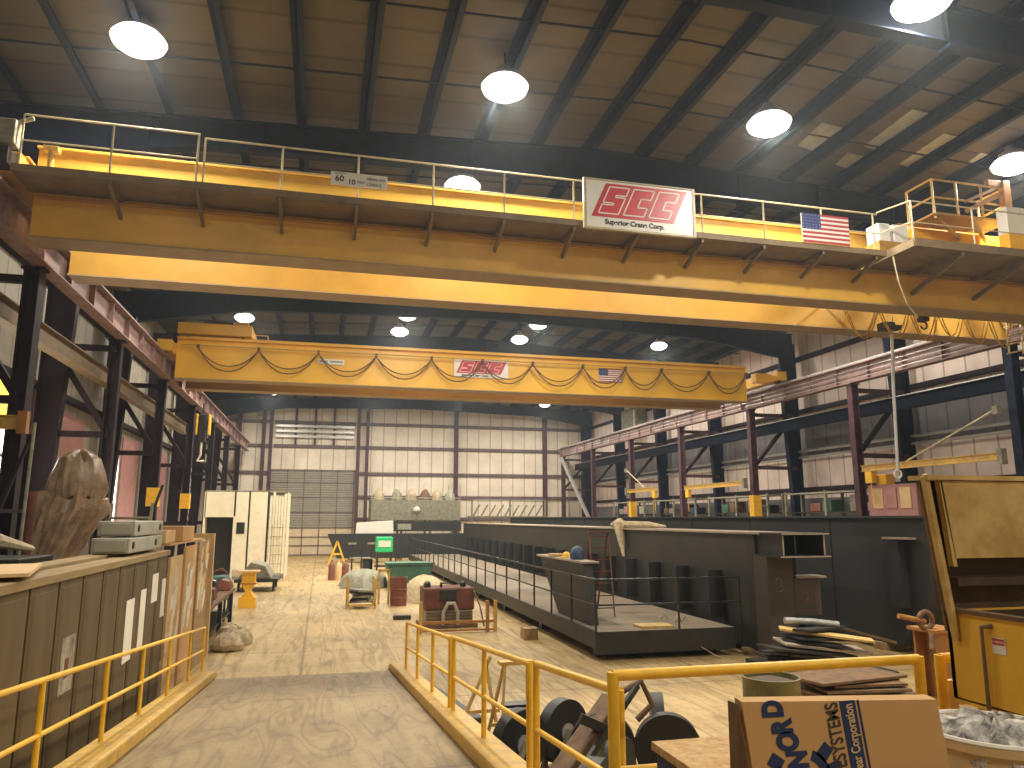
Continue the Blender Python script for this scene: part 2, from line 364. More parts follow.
# roof rafters
for i, y in enumerate(FR):
    b = MB()
    top = [(XLW + .3, EAVE + .0), (XRI, RIDGE), (XRW - .3, EAVE)]
    bot = [(XRW - .3, 12.7), (20.5, 13.65), (XRI, 13.98), (-3.6, 13.65), (XLW + .3, 12.7)]
    b.prism(top + bot, y - .02, y + .02)
    for (p, q) in zip(bot[:-1], bot[1:]):
        b.bar((p[0], y, p[1]), (q[0], y, q[1]), .34, .05)
    for (p, q) in zip(top[:-1], top[1:]):
        b.bar((p[0], y, p[1] - .03), (q[0], y, q[1] - .03), .3, .05)
    for x in range(-8, 26, 3):
        b.box(x - .01, x + .01, y - .15, y + .15, 13.75, rooftop(x) - .06)
    tag(b.build('roof_rafter', 'navy'), 'deep navy roof rafter spanning the hall, %s from the top of the photo' % ORD[i], 'rafter', 'roof rafters across the hall')
# purlins
k = 0
px = [0.74 + 1.77 * j for j in range(-5, 15)]
for i, x in enumerate(px):
    z = rooftop(x)
    b = MB().box(x - .02, x + .02, Y0 + .1, YB - .1, z + .005, z + .32)
    b.box(x - .02, x + .16, Y0 + .1, YB - .1, z + .005, z + .03); b.box(x - .16, x + .02, Y0 + .1, YB - .1, z + .29, z + .32)
    tag(b.build('roof_purlin', 'navy'), 'dark roof purlin running down the hall, %s counted from the left wall' % ORD[i], 'purlin', 'roof purlins down the hall')
for i in range(7):
    for j, t in enumerate((.33, .67)):
        y = FR[i] + 8.6 * t
        b = MB().path([(XLW + .3, y, EAVE + .06), (XRI, y, RIDGE + .06), (XRW - .3, y, EAVE + .06)], .028, 6)
        tag(b.build('bridging_rod', 'navy'), 'thin dark rod under the purlins, the %s behind the %s rafter' % (('nearer', 'farther')[j], ORD[i]), 'rod', 'bridging rods under the roof')
# flange braces between purlins (short drops seen by the rafter)
# girts on the back wall
bx = [(-9.3, -4.9), (-4.85, 3.1), (3.1, 12.9), (12.9, 22.2), (22.2, 26.6)]
bn = ['left of the roller door', 'over the roller door', 'right of the roller door', 'in the middle bay', 'in the right-hand bay']
for bi, (a, b_) in enumerate(bx):
    for zi, z in enumerate((3.4, 5.5, 7.75, 10.3, 12.6)):
        if bi == 1 and z < 8: continue
        b = MB().box(a + .15, b_ - .15, YB - .2, YB - .18, z - .15, z + .15); b.box(a + .15, b_ - .15, YB - .2, YB, z + .13, z + .15)
        b.box(a + .15, b_ - .15, YB - .2, YB - .0, z - .15, z - .13)
        tag(b.build('wall_girt', 'girt'), 'brown horizontal girt on the back wall %s, %s' % (bn[bi], ['lowest', 'second up', 'third up', 'second from the top', 'topmost'][zi]), 'girt', 'girts on the back wall')
for (x, w, l) in ((-7.8, .35, 'leftmost'), (-5.6, .3, 'left of the roller door'), (-4.95, .3, 'at the left jamb of the roller door'), (3.25, .3, 'at the right jamb of the roller door'),
               (4.1, .3, 'just right of the roller door'), (12.9, .4, 'behind the bottle rack'), (22.2, .4, 'in the pale right half'), (26.4, .4, 'at the right corner')):
    l = l.replace('bottle rack', 'storage rack')
    b = MB().ibeam(x, YB - .4, 0, 14.3, w, .36, ax=1)
    tag(b.build('wall_column', 'purple'), 'purple-brown steel post against the back wall, %s' % l, 'post', 'wind posts on the back wall')
# louvre bars over the roller door
b = thing('wall_louvre', 'grey three-bar louvre frame high above the roller door', 'louvre', (-.9, YB - .5, 10.3))
for z in (11.1, 11.6, 12.1): MB().box(-4.5, 2.8, YB - .45, YB - .3, z, z + .22).build('blade', 'steel', b)
for x in (-2.7, -.9, .9): MB().box(x - .1, x + .1, YB - .35, YB - .05, 10.4, 14.0).build('upright', 'purple', b)
# girts on side walls
for zi, z in enumerate((5.1, 9.6, 11.2, 12.7)):
    b = MB().box(XRW - .22, XRW - .2, 12, YB - .3, z - .12, z + .12); b.box(XRW - .22, XRW, 12, YB - .3, z + .1, z + .12); b.box(XRW - .22, XRW, 12, YB - .3, z - .12, z - .1)
    tag(b.build('wall_girt', 'purpled'), 'long dark girt along the right wall, %s' % ['lowest of four', 'second up', 'third up', 'topmost under the eave'][zi], 'girt', 'girts on the right wall')
for zi, z in enumerate((7.9, 9.8, 11.6)):
    b = MB().box(XLW + .2, XLW + .22, 12, YB - .3, z - .12, z + .12); b.box(XLW, XLW + .22, 12, YB - .3, z + .1, z + .12); b.box(XLW, XLW + .22, 12, YB - .3, z - .12, z - .1)
    tag(b.build('wall_girt', 'purpled'), 'long dark girt along the left wall, %s' % ['lowest', 'middle', 'topmost'][zi], 'girt', 'girts on the left wall')

# ------------------------------------------------------------------ runway beams and columns
def runway(side, x, label):
    t = thing('crane_runway', label, 'runway beam', (x, 45, 9.6))
    b = MB(); y0, y1 = 6.0, 73.5
    b.box(x - .2, x + .2, y0, y1, 9.6, 9.64); b.box(x - .25, x + .25, y0, y1, 10.38, 10.43); b.box(x - .015, x + .015, y0, y1, 9.64, 10.38)
    for k in range(int((y1 - y0) / 2.1)):
        b.box(x - .17, x + .17, y0 + 1 + k * 2.1 - .01, y0 + 1 + k * 2.1 + .01, 9.64, 10.38)
    b.build('beam', 'rail', t)
    r = MB(); r.box(x - .07, x + .07, y0, y1, 10.43, 10.45); r.box(x - .02, x + .02, y0, y1, 10.45, 10.53); r.box(x - .04, x + .04, y0, y1, 10.53, 10.57)
    r.build('rail', 'steel', t)
    c_ = MB(); sgn = 1 if side == 'l' else -1
    for zz in (9.75, 9.95, 10.15): c_.tube((x + sgn * .24, y0, zz), (x + sgn * .24, y1, zz), .02, 6)
    if side == 'r': c_.build('conductor_bar', 'steel', t)
    return t
runway('l', XL, 'left crane runway beam of dusty red steel carried on dark columns')
runway('r', XR, 'right crane runway beam of dusty pink steel carried on maroon columns')
def lowrail(x, label, y0, y1, m):
    t = thing('lower_runway', label, 'runway beam', (x, (y0 + y1) / 2, 8.2))
    b = MB().box(x - .18, x + .18, y0, y1, 8.2, 8.24); b.box(x - .18, x + .18, y0, y1, 8.72, 8.76); b.box(x - .015, x + .015, y0, y1, 8.24, 8.72); b.build('beam', m, t)
    MB().box(x - .04, x + .04, y0, y1, 8.76, 8.84).build('rail', 'steel', t)
lowrail(-7.75, 'lower greenish beam running between the left columns below the runway', 17, 46, 'soff')
lowrail(24.6, 'lower grey beam running behind the right columns below the runway', 14, 72, 'navy')
def column(x, y, label, m, out, yb=None, guard=False, w=.32):
    """runway column, outer building column, ties and diagonal brace"""
    t = thing('runway_column', label, 'column', (x, y, 0), 'runway columns on the left' if out < 0 else 'runway columns on the right')
    MB().ibeam(x, y, .03, 9.55, w, .36, .035, ax=0).build('shaft', m, t)
    MB().box(x - .28, x + .28, y - .28, y + .28, 0, .03).build('base_plate', m, t)
    MB().box(x - .26, x + .26, y - .2, y + .2, 9.55, 9.6).build('cap_plate', m, t)
    if guard: MB().box(x - .24, x + .24, y - .22, y + .22, 2.2 if out > 0 else 4.0, 4.75 if out > 0 else 4.8).build('guard_sleeve', 'ryel', t)['label'] = 'yellow painted guard section'
    xo = x + out
    o = MB(); o.prism([(xo - .2 * (1 if out > 0 else -1), .02), (xo + .25 * (1 if out > 0 else -1), .02), (xo + .25 * (1 if out > 0 else -1), 13.6), (xo - .75 * (1 if out > 0 else -1), 13.6), (xo - .7 * (1 if out > 0 else -1), 12.4)], y - .015, y + .015)
    s_ = 1 if out > 0 else -1
    o.bar((xo - .2 * s_, y, .02), (xo - .7 * s_, y, 12.4), .34, .04, up=(1, 0, 0)); o.box(min(xo + .25 * s_, xo + .29 * s_), max(xo + .25 * s_, xo + .29 * s_), y - .17, y + .17, .02, 13.6)
    o.build('outer_column', 'purpled' if out < 0 else 'navy', t)
    for z in (3.2, 6.3, 9.3): MB().box(min(x, xo), max(x, xo), y - .08, y + .08, z - .1, z + .1).build('tie_beam', m, t)
    MB().bar((x + .1 * s_, y, 6.4), (xo - .1 * s_, y, 9.2), .18, .18).build('brace', 'purpled', t)
cl = [12.6, 20.2, 28.1, 35.9, 44.0, 52.0, 60.0, 68.0]
nm = ['nearest the camera', 'standing behind the covered machine', 'third into the hall', 'just before the far crane', 'fifth into the hall', 'sixth into the hall', 'seventh into the hall', 'last before the back wall']
for y, l in zip(cl[1:], nm[1:]):
    column(-7.15, y, 'dark maroon column under the left runway, ' + l, 'purpled', -2.0, guard=(y in (35.9, 44.0)), w=.42 if y < 21 else .32)
nr = ['beside the tan machine lid', 'carrying no jib, in front of the hanging hook', 'with a yellow guard, under the far crane end', 'between the two yellow guarded ones', 'with a yellow guard and small jib crane', 'sixth into the hall', 'last by the back wall']
for y, l in zip((21.0, 29.3, 37.9, 46.6, 55.2, 63.9, 72.6), nr):
    column(XR + .05, y, 'maroon column under the right runway, ' + l, 'navy' if y < 22 else 'purple', 2.75, guard=y in (37.9, 55.2), w=.34)

# end wall brace on right at the runway end
tag(MB().bar((23.0, 71.5, 9.4), (25.0, 66.0, 1.0), .25, .25).build('diagonal_strut', 'steel'), 'pale diagonal strut under the far end of the right runway', 'strut')

# ------------------------------------------------------------------ lamps
def lampproto(loc, label):
    t = thing('high_bay_lamp', label, 'ceiling lamp', loc, 'high bay lamps under the roof')
    MB().lathe(loc, [(.30, .20), (.34, .20), (.30, .34), (.16, .40), (.12, .55), (.0, .55)], 24).build('reflector', 'steel', t, smooth=True)
    MB().lathe(loc, [(.0, -.22), (.28, -.19), (.46, -.06), (.5, .04), (.42, .15), (.30, .22), (0, .22)], 24).build('lens', 'lamp', t, smooth=True)
    MB().tube((loc[0], loc[1], loc[2] + .48), (loc[0], loc[1], loc[2] + 1.1), .025).build('hanger', 'navy', t)
    return t
lamps = [(-4.5, 17.1, 14.2, 'upper left of the photo'), (4.05, 16.9, 14.2, 'top centre of the photo'), (11.55, 16.85, 14.2, 'upper right, right of the top centre lamp'), (20.2, 17.15, 14.2, 'at the right edge above the crane trolley'),
         (4.05, 22.85, 14.2, 'between the rafter and the near crane rail'), (11.85, 11.65, 14.2, 'cut by the top edge of the photo'), (-4.5, 41.9, 14.2, 'left, just above the far crane end'),
         (4.05, 39.3, 14.2, 'centre above the far crane, upper of the pair'), (4.0, 43.0, 14.2, 'centre above the far crane, lower of the pair'), (11.4, 39.4, 14.2, 'right of centre above the far crane, upper of the pair'),
         (11.3, 43.2, 14.2, 'right of centre above the far crane, lower of the pair'), (20.3, 42.7, 14.2, 'farthest right above the far crane'), (-4.5, 66.5, 14.1, 'below the far crane, by the roller door'),
         (20.2, 67.8, 14.1, 'below the far crane, right of centre'), (4.0, 65.5, 14.1, 'below the far crane, left of centre'), (11.3, 65.9, 14.1, 'below the far crane, at the centre')]
extra = [(-4.5, 29.2, 14.2), (4.05, 29.2, 14.2), (11.5, 29.2, 14.2), (20.2, 29.2, 14.2), (-4.5, 54, 14.2), (4.05, 54, 14.2), (11.5, 54, 14.2), (20.2, 54, 14.2),
         (-4.5, 4, 14.2), (4.05, 4, 14.2), (11.5, 3, 14.2), (20.2, 4, 14.2), (4, -7, 14.2), (15, -7, 14.2)]  # fill lights added above and behind the camera, unseen, without fixtures
LD = None; L0 = None
for i, (x, y, z, l) in enumerate(lamps):
    lab = 'round white-hot high bay lamp, ' + l
    if L0 is None: L0 = lampproto((x, y, z), lab); L0.scale = (1.2, 1.2, 1.1)
    else: dup(L0, (x, y, z), lab, scale=(1.2, 1.2, 1.1) if y < 30 else (1.05, 1.05, 1))
ld = bpy.data.lights.new('lamp_light', 'AREA'); ld.shape = 'DISK'; ld.size = .9; ld.energy = 860; ld.color = (1.0, .92, .77)
fill_mid = ld.copy(); fill_mid.energy = 300; fill_rear = ld.copy(); fill_rear.energy = 700
for i, (x, y, z) in enumerate([e for e in extra if e[1] > 10]):
    dup(L0, (x, y, z), 'high bay lamp hidden behind the %s crane girder, %s from the left' % ('near' if y < 40 else 'far', ORD[i % 4]), scale=(1.05, 1.05, 1))
for i, (x, y, z, *_) in enumerate(lamps + extra):
    o = bpy.data.objects.new('lamp_light', fill_rear if y < 0 else fill_mid if y < 10 else ld); COL.objects.link(o); o.location = (x, y, z - .27)

# ------------------------------------------------------------------ near crane
X0, X1 = -6.5, 23.0
cr = thing('overhead_crane', 'nearest yellow overhead crane, with front walkway, handrail and large sign', 'overhead crane', (8, 18, 9.6))
def girder(p, y0, y1, z0, z1, m, par, xs=(X0, X1)):
    b = MB(); a, c_ = xs
    b.box(a, c_, y0, y0 + .03, z0, z1); b.box(a, c_, y1 - .03, y1, z0, z1)
    b.box(a - .02, c_ + .02, y0 - .08, y1 + .08, z1, z1 + .05)
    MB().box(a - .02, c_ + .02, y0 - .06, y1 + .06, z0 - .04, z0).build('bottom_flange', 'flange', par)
    b.box(a, a + .03, y0 + .03, y1 - .03, z0, z1); b.box(c_ - .03, c_, y0 + .03, y1 - .03, z0, z1)
    b.box(a + .5, c_ - .5, (y0 + y1) / 2 - .05, (y0 + y1) / 2 + .05, z1 + .05, z1 + .15)
    return b.build('girder', m, par)
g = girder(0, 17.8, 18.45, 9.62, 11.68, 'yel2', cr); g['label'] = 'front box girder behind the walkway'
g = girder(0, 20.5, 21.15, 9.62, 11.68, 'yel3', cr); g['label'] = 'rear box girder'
# horizontal stiffener angle on the front web under the walkway
MB().box(X0 + .1, X1, 17.66, 17.8, 10.5, 10.53).build('web_angle', 'yeld', cr)
# walkway (plain part and the wider service platform on the right)
w = MB(); w.box(X0 - .1, 14.9, 16.72, 17.8, 10.64, 10.68); w.box(X0 - .1, 14.9, 16.70, 16.73, 10.64, 10.80); w.build('walkway', 'soff', cr)
w = MB(); w.box(15.0, X1, 15.8, 17.8, 10.66, 10.70); w.box(15.0, X1, 15.78, 15.81, 10.62, 10.84); w.box(14.97, 15.0, 15.8, 17.8, 10.62, 10.84); w.build('service_platform', 'soff', cr)
for x in (-4.7, -2.95, -1.2, .5, 2.26, 4.0, 5.8, 7.5, 9.3, 11.1, 12.9, 14.6):
    b = MB(); b.bar((x, 16.76, 10.58), (x, 17.78, 10.2), .07, .10); b.box(x - .035, x + .035, 16.74, 17.78, 10.54, 10.64)
    b.build('walkway_bracket', 'soff', cr)
for x in (16.6, 18.8, 21.0):
    b = MB(); b.bar((x, 15.9, 10.56), (x, 17.78, 10.0), .08, .12); b.box(x - .04, x + .04, 15.85, 17.78, 10.52, 10.66); b.build('walkway_bracket', 'soff', cr)
def hrail(name, pts, posts, zt, zm, zb, m, par, r=.024):
    b = MB(); b.path([(x, y, zt) for x, y in pts], r, 8); b.path([(x, y, zm) for x, y in pts], r * .8, 8)
    b.build(name, m, par)
    for x, y in posts: MB().tube((x, y, zb), (x, y, zt), r, 8).build('handrail_post', m, par)
hrail('handrail', [(-6.46, 16.73), (-2.98, 16.73)], [(x, 16.73) for x in (-6.46, -4.73, -3.0)], 11.93, 11.35, 10.7, 'pale', cr)
hrail('handrail', [(-2.86, 16.73), (14.7, 16.73)], [(x, 16.73) for x in (-2.86, -1.2, .5, 2.26, 4.0, 5.78, 7.48, 9.3, 11.12, 12.9, 14.55)], 11.85, 11.28, 10.7, 'pale', cr)
hrail('handrail', [(14.7, 16.73), (15.0, 15.82), (22.9, 15.82)], [(15.0, 15.82), (17.0, 15.82), (18.9, 15.82), (21, 15.82), (22.8, 15.82)], 11.9, 11.3, 10.75, 'pale', cr)
# big company sign on the handrail
sg = MB().box(6.07, 8.97, 16.60, 16.66, 10.62, 11.86).build('company_sign', 'white', cr, bevel=.008); sg['label'] = 'white sign with red parallelogram logo'
f = MB(); f.box(6.0, 6.07, 16.58, 16.68, 10.58, 11.90); f.box(8.97, 9.04, 16.58, 16.68, 10.58, 11.90); f.box(6.07, 8.97, 16.58, 16.68, 10.57, 10.61); f.box(6.07, 8.97, 16.58, 16.68, 11.87, 11.90)
f.build('sign_frame', 'pale', sg)
def logo(par, x0, x1, z0, z1, y, white='white', gap=.012):
    """red slanted block with the three outlined white letters"""
    W, H = x1 - x0, z1 - z0; s = H * .45
    MB().prism([(x0, z0), (x1 - s, z0), (x1, z1), (x0 + s, z1)], y - .012, y, 1).build('logo_block', 'red', par)
    L_ = MB()
    def P(u, v): return (x0 + u * (W - s) + v * s, z0 + v * H)
    def seg(pts, t):
        for (a, b_) in zip(pts[:-1], pts[1:]):
            A = P(*a); B_ = P(*b_); L_.bar((A[0], y - .018, A[1]), (B_[0], y - .018, B_[1]), .008, t, up=(0, 0, 1) if abs(A[0] - B_[0]) > abs(A[1] - B_[1]) else (1, 0, 0))
    t = H * .035
    # S outline
    a, b_, w_ = .07, .93, .285
    S = [(.06, .10), (.30, .10), (.30, .60), (.18, .60), (.18, .66), (.30, .66), (.30, .90), (.06, .90), (.06, .42), (.19, .42), (.19, .36), (.06, .36), (.06, .10)]
    seg(S, t)
    C_ = lambda o: [(o, .10), (o + .25, .10), (o + .25, .36), (o + .13, .36), (o + .13, .62), (o + .25, .62), (o + .25, .90), (o, .90), (o, .10)]
    seg(C_(.36), t); seg(C_(.67), t)
    L_.build('logo_letters', white, par)
logo(sg, 6.2, 8.82, 10.90, 11.80, 16.60)
text('lettering', 'Superior Crane Corp.', .18, 'ink', sg, (6.55, 16.595, 10.72), (1, 0, 0), (0, 0, 1), bold=.006)
# capacity plate
cp = MB().box(-.12, 1.17, 16.64, 16.68, 11.04, 11.36).build('capacity_plate', 'white', cr); cp['label'] = 'small white capacity plate reading 60 and 10 TON'
text('lettering', '60', .20, 'ink', cp, (-.02, 16.635, 11.13), (1, 0, 0), (0, 0, 1), bold=.004)
text('lettering', '10', .17, 'ink', cp, (.27, 16.635, 11.08), (1, 0, 0), (0, 0, 1), bold=.004)
text('lettering', 'TON', .08, 'ink', cp, (.47, 16.635, 11.12), (1, 0, 0), (0, 0, 1))
text('lettering', 'CAPACITY', .055, 'ink', cp, (-.03, 16.635, 11.30), (1, 0, 0), (0, 0, 1))
text('lettering', 'SERIAL NO.', .085, 'ink', cp, (.70, 16.635, 11.22), (1, 0, 0), (0, 0, 1))
text('lettering', '12404-2', .10, 'ink', cp, (.70, 16.635, 11.08), (1, 0, 0), (0, 0, 1))
def flag(par, x0, x1, z0, z1, y):
    f = MB().box(x0, x1, y - .01, y + .02, z0, z1).build('flag_sign', 'white', par); f['label'] = 'flag board with red stripes and a blue canton'
    H = z1 - z0; W = x1 - x0; s = MB()
    for k in range(7):
        za = z1 - H * (2 * k + 1) / 13; s.box(x0 + (.4 * W if k < 4 else 0), x1, y - .016, y - .008, za, za + H / 13)
    s.build('stripes', 'flagr', f); MB().box(x0, x0 + .4 * W, y - .016, y - .008, z1 - H * 7 / 13, z1).build('canton', 'flagb', f)
    st = MB()
    for r_ in range(5):
        for c_ in range(6):
            cx = x0 + .4 * W * (c_ + .5 + (.0 if r_ % 2 else 0)) / 6; cz = z1 - H * 7 / 13 * (r_ + .5) / 5; q = H * .016
            pts = [(cx + q * (1 if i % 2 == 0 else .4) * math.sin(i * PI / 5), cz + q * (1 if i % 2 == 0 else .4) * math.cos(i * PI / 5)) for i in range(10)]
            st.prism(pts, y - .02, y - .016, 1)
    st.build('stars', 'white', f)
flag(cr, 12.22, 13.69, 10.80, 11.62, 16.66)
# left end: end truck, bumper, buffer and small machinery
b = MB(); b.box(-7.2, -6.55, 17.0, 22.0, 10.70, 11.2); b.box(-7.25, -6.5, 17.3, 21.7, 11.2, 11.26); b.build('end_truck', 'yeld', cr, bevel=.02)
for y in (17.5, 21.5): MB().path([(-7.02, y, 10.84), (-6.88, y, 10.84)], .27, 20).build('wheel', 'rustb', cr)
b = MB(); b.box(-7.1, -6.62, 16.55, 17.0, 10.75, 11.1); b.tube((-6.95, 16.2, 10.95), (-6.95, 16.55, 10.95), .09, 12); b.build('bumper', 'blk', cr)
b = MB(); b.tube((-6.0, 17.1, 10.72), (-6.0, 17.1, 11.35), .07); b.box(-6.15, -5.85, 17.0, 17.2, 11.3, 11.42); b.box(-6.4, -5.5, 17.3, 17.6, 10.72, 10.84); b.box(-5.5, -5.1, 17.25, 17.65, 10.7, 11.0); b.build('end_stop_switch', 'ryel2', cr, bevel=.01)
b = MB(); b.box(-6.9, -6.55, 16.6, 16.95, 11.2, 11.75); b.tube((-6.7, 16.8, 11.7), (-6.3, 16.8, 11.9), .05); b.build('drive_motor', 'greyt', cr, bevel=.02)
# right end truck
b = MB(); b.box(23.1, 23.85, 16.6, 22.4, 10.70, 11.25); b.build('end_truck', 'yeld', cr, bevel=.02)
for y in (17.2, 21.8): MB().path([(23.4, y, 10.84), (23.56, y, 10.84)], .27, 20).build('wheel', 'rustb', cr)
# hanging conductor frame at the right end
b = MB()
for y in (16.4, 17.6, 18.8, 20.0): 
    b.tube((22.4, y, 9.0), (22.4, y, 10.66), .03); b.tube((23.0, y, 9.0), (23.0, y, 10.66), .03)
for z in (9.0, 9.3, 9.6, 9.9): b.tube((22.4, 16.3, z), (22.4, 20.1, z), .03); b.tube((21.0, 16.4, z), (23.0, 16.4, z), .025)
b.tube((21.0, 16.4, 9.0), (21.0, 16.4, 10.66), .03); b.tube((21.7, 16.4, 9.0), (21.7, 16.4, 10.66), .03)
b.build('collector_frame', 'pale', cr)
# festoon cable on the rear girder face, hanging under the service platform
b = MB(); b.tube((15.5, 19.6, 10.3), (22.8, 19.6, 10.3), .035); 
for x in (15.6, 17.8, 20.0, 22.6): b.box(x - .03, x + .03, 19.55, 20.5, 10.33, 10.4)
b.build('festoon_track', 'pale', cr)
b = MB()
for (xa, xb, dz) in ((15.7, 17.0, 1.2), (17.0, 18.2, 1.1), (18.2, 19.3, 1.15), (19.3, 20.3, 1.0), (20.3, 21.3, 1.1), (21.3, 22.3, 1.2)):
    for o_ in (0, .12):
        b.path([(xa + (xb - xa) * t / 10, 19.6 + o_, 10.26 - (dz - o_) * (1 - (2 * t / 10 - 1) ** 2)) for t in range(11)], .02, 6)
b.build('festoon_cable', 'ryel2', cr)
# trolley on top of the girders (right)
tr = thing('crane_trolley', 'hoist trolley with yellow railings and platform on top of the nearest crane, at right', 'hoist trolley', (17.8, 19.4, 11.6))
SHX = .75; SHZ = .2; _a = MB.add
def shadd(s_, vs, fs): return _a(s_, [(v[0] + SHX, v[1], v[2] + SHZ) for v in vs], fs)
MB.add = shadd
b = MB(); b.box(16.3, 20.2, 18.0, 18.3, 11.68, 12.0); b.box(16.3, 20.2, 20.65, 20.95, 11.68, 12.0)
for x in (16.3, 17.6, 18.9, 20.0): b.box(x, x + .2, 18.3, 20.65, 11.7, 11.95)
b.build('trolley_frame', 'yel', tr, bevel=.02)
for x in (16.7, 19.8):
    for y in (18.12, 20.82): MB().path([(x, y - .06, 11.78), (x, y + .06, 11.78)], .18, 16).build('wheel', 'rustb', tr)
MB().path([(17.0, 19.4, 12.35), (19.4, 19.4, 12.35)], .38, 20).build('rope_drum', 'orange', tr, smooth=True)
MB().box(19.4, 20.1, 19.0, 19.8, 11.95, 12.8).build('gearbox', 'yel', tr, bevel=.04)
MB().path([(16.3, 19.4, 12.35), (17.0, 19.4, 12.35)], .24, 16).build('motor', 'yel', tr)
b = MB(); b.box(16.2, 18.9, 17.0, 18.0, 12.02, 12.08); b.bar((16.3, 17.1, 12.0), (17.9, 17.9, 11.75), .08, .12); b.bar((17.6, 17.1, 12.0), (18.9, 17.9, 11.75), .08, .12); b.build('trolley_walkway', 'yeld', tr)
b = MB()
for x in (16.2, 17.05, 17.95, 18.85): b.tube((x, 17.02, 12.05), (x, 17.02, 13.1), .035)
for x in (16.2, 18.85): b.tube((x, 18.0, 12.05), (x, 18.0, 13.1), .035)
for z in (12.55, 13.1): b.path([(16.2, 18.0, z), (16.2, 17.02, z), (18.85, 17.02, z), (18.85, 18.0, z)], .035)
b.build('trolley_handrail', 'ryel2', tr)
b = MB(); b.box(18.7, 18.95, 16.9, 17.1, 12.1, 13.3); b.box(18.2, 18.95, 16.95, 17.1, 13.1, 13.3); b.build('tall_corner_post', 'orange', tr, bevel=.01)
b = MB(); b.bar((17.3, 16.98, 12.2), (18.7, 16.98, 12.9), .05, .12); b.bar((17.3, 16.98, 12.5), (18.7, 16.98, 13.15), .05, .08); b.build('stair_stringer', 'orange', tr)
MB.add = _a
pn = tag(MB().box(18.75, 19.4, 16.3, 16.65, 11.55, 12.35).build('control_cabinet', 'white', cr, bevel=.02), None); pn['label'] = 'white electrical cabinet beside the trolley'
MB().box(18.75, 19.4, 16.3, 16.65, 10.70, 11.55).build('cabinet_stand', 'yel', cr)
MB().box(20.7, 22.1, 16.8, 17.3, 10.70, 11.35).build('control_cabinet', 'white', cr, bevel=.02)
MB().box(14.95, 15.35, 17.0, 17.5, 11.2, 11.75).build('control_cabinet', 'white', cr, bevel=.03)
MB().box(15.45, 15.95, 17.0, 17.5, 11.2, 11.75).build('control_cabinet', 'white', cr, bevel=.03)
MB().box(14.9, 16.0, 16.95, 17.55, 10.70, 11.2).build('cabinet_stand', 'yeld', cr)
# hook block, rope and hook rod hanging between the girders
hb = thing('hook_block', 'black round hook block hanging from ropes under the trolley', 'hook block', (18.55, 19.5, 9.7))
MB().path([(18.55, 19.38, 10.05), (18.55, 19.62, 10.05)], .22, 20).build('sheave', 'blk', hb)
MB().box(18.42, 18.68, 19.36, 19.64, 9.72, 10.2).build('cheek_plate', 'blkp', hb, bevel=.03)
b = MB(); b.path([(18.55 + .12 * math.sin(a), 19.5, 9.6 + .12 * math.cos(a)) for a in [k * .5 for k in range(0, 10)]], .03); b.build('hook', 'rustb', hb)
b = MB()
for dx in (-.15, .15): b.tube((18.55 + dx, 19.5, 10.1), (18.5 + dx, 19.45, 12.05), .012, 6)
b.build('rope', 'steel', hb)
hd = thing('hanging_rod', 'long pale rod with a ring at its foot hanging from the near crane', 'lifting rod', (17.5, 20.0, 4.7))
b = MB(); b.path([(17.75, 20.0, 9.5), (17.62, 20.0, 7.6), (17.5, 20.0, 5.0)], .05, 8); b.build('rod', 'steel', hd)
MB().path([(17.49 + .13 * math.cos(a * PI / 8), 20, 4.86 + .13 * math.sin(a * PI / 8)) for a in range(17)], .03).build('ring', 'paper', hd)
MB().path([(17.75, 20.0, 9.45), (17.78, 19.9, 10.2), (17.7, 19.7, 11.0), (17.8, 19.55, 12.0)], .015, 6).build('chain', 'pale', hd)
b = MB(); b.box(17.35, 17.75, 19.8, 20.2, 9.5, 9.75); b.box(17.75, 18.05, 19.85, 20.15, 9.52, 9.68); b.build('hoist_body', 'blk', hd, bevel=.03)
# pendant cable from the walkway corner
tag(MB().path([(15.0, 16.6, 10.6), (15.1, 16.6, 9.9), (15.4, 16.7, 9.3), (15.9, 16.9, 9.0)], .022, 6).build('pendant_cable', 'pale'), 'loose pale cable hanging from the walkway corner of the near crane', 'cable')

# ------------------------------------------------------------------ far crane
fc = thing('overhead_crane', 'far bright yellow overhead crane with looped festoon cable across its front', 'overhead crane', (8, 36, 9.6))
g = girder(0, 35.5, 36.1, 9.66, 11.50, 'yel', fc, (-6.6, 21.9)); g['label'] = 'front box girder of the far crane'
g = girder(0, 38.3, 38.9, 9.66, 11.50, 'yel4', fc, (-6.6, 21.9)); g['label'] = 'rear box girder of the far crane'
MB().box(-6.55, 21.85, 35.3, 35.5, 11.42, 11.50).build('top_angle', 'yel', fc)
for xa, s_ in ((-6.95, -1), (23.5, 1)):
    b = MB(); b.box(xa - .3, xa + .3, 34.6, 39.8, 10.72, 11.2); b.box(min(xa, xa - s_ * .95), max(xa, xa - s_ * .95), 35.55, 36.05, 10.75, 11.25); b.box(min(xa, xa - s_ * .95), max(xa, xa - s_ * .95), 38.35, 38.85, 10.75, 11.25)
    b.build('end_truck', 'yel', fc, bevel=.02)
    for y in (35.1, 39.3): MB().path([(xa - .06, y, 10.84), (xa + .06, y, 10.84)], .27, 18).build('wheel', 'rustb', fc)
sg = MB().box(5.98, 8.7, 35.42, 35.47, 10.27, 11.15).build('company_sign', 'white', fc); sg['label'] = 'white sign with red parallelogram logo'
logo(sg, 6.08, 8.6, 10.46, 11.10, 35.42)
text('lettering', 'Superior Crane Corp.', .15, 'ink', sg, (6.35, 35.415, 10.32), (1, 0, 0), (0, 0, 1), bold=.006)
cp = MB().box(-.45, .75, 35.42, 35.47, 10.58, 10.82).build('capacity_plate', 'white', fc)
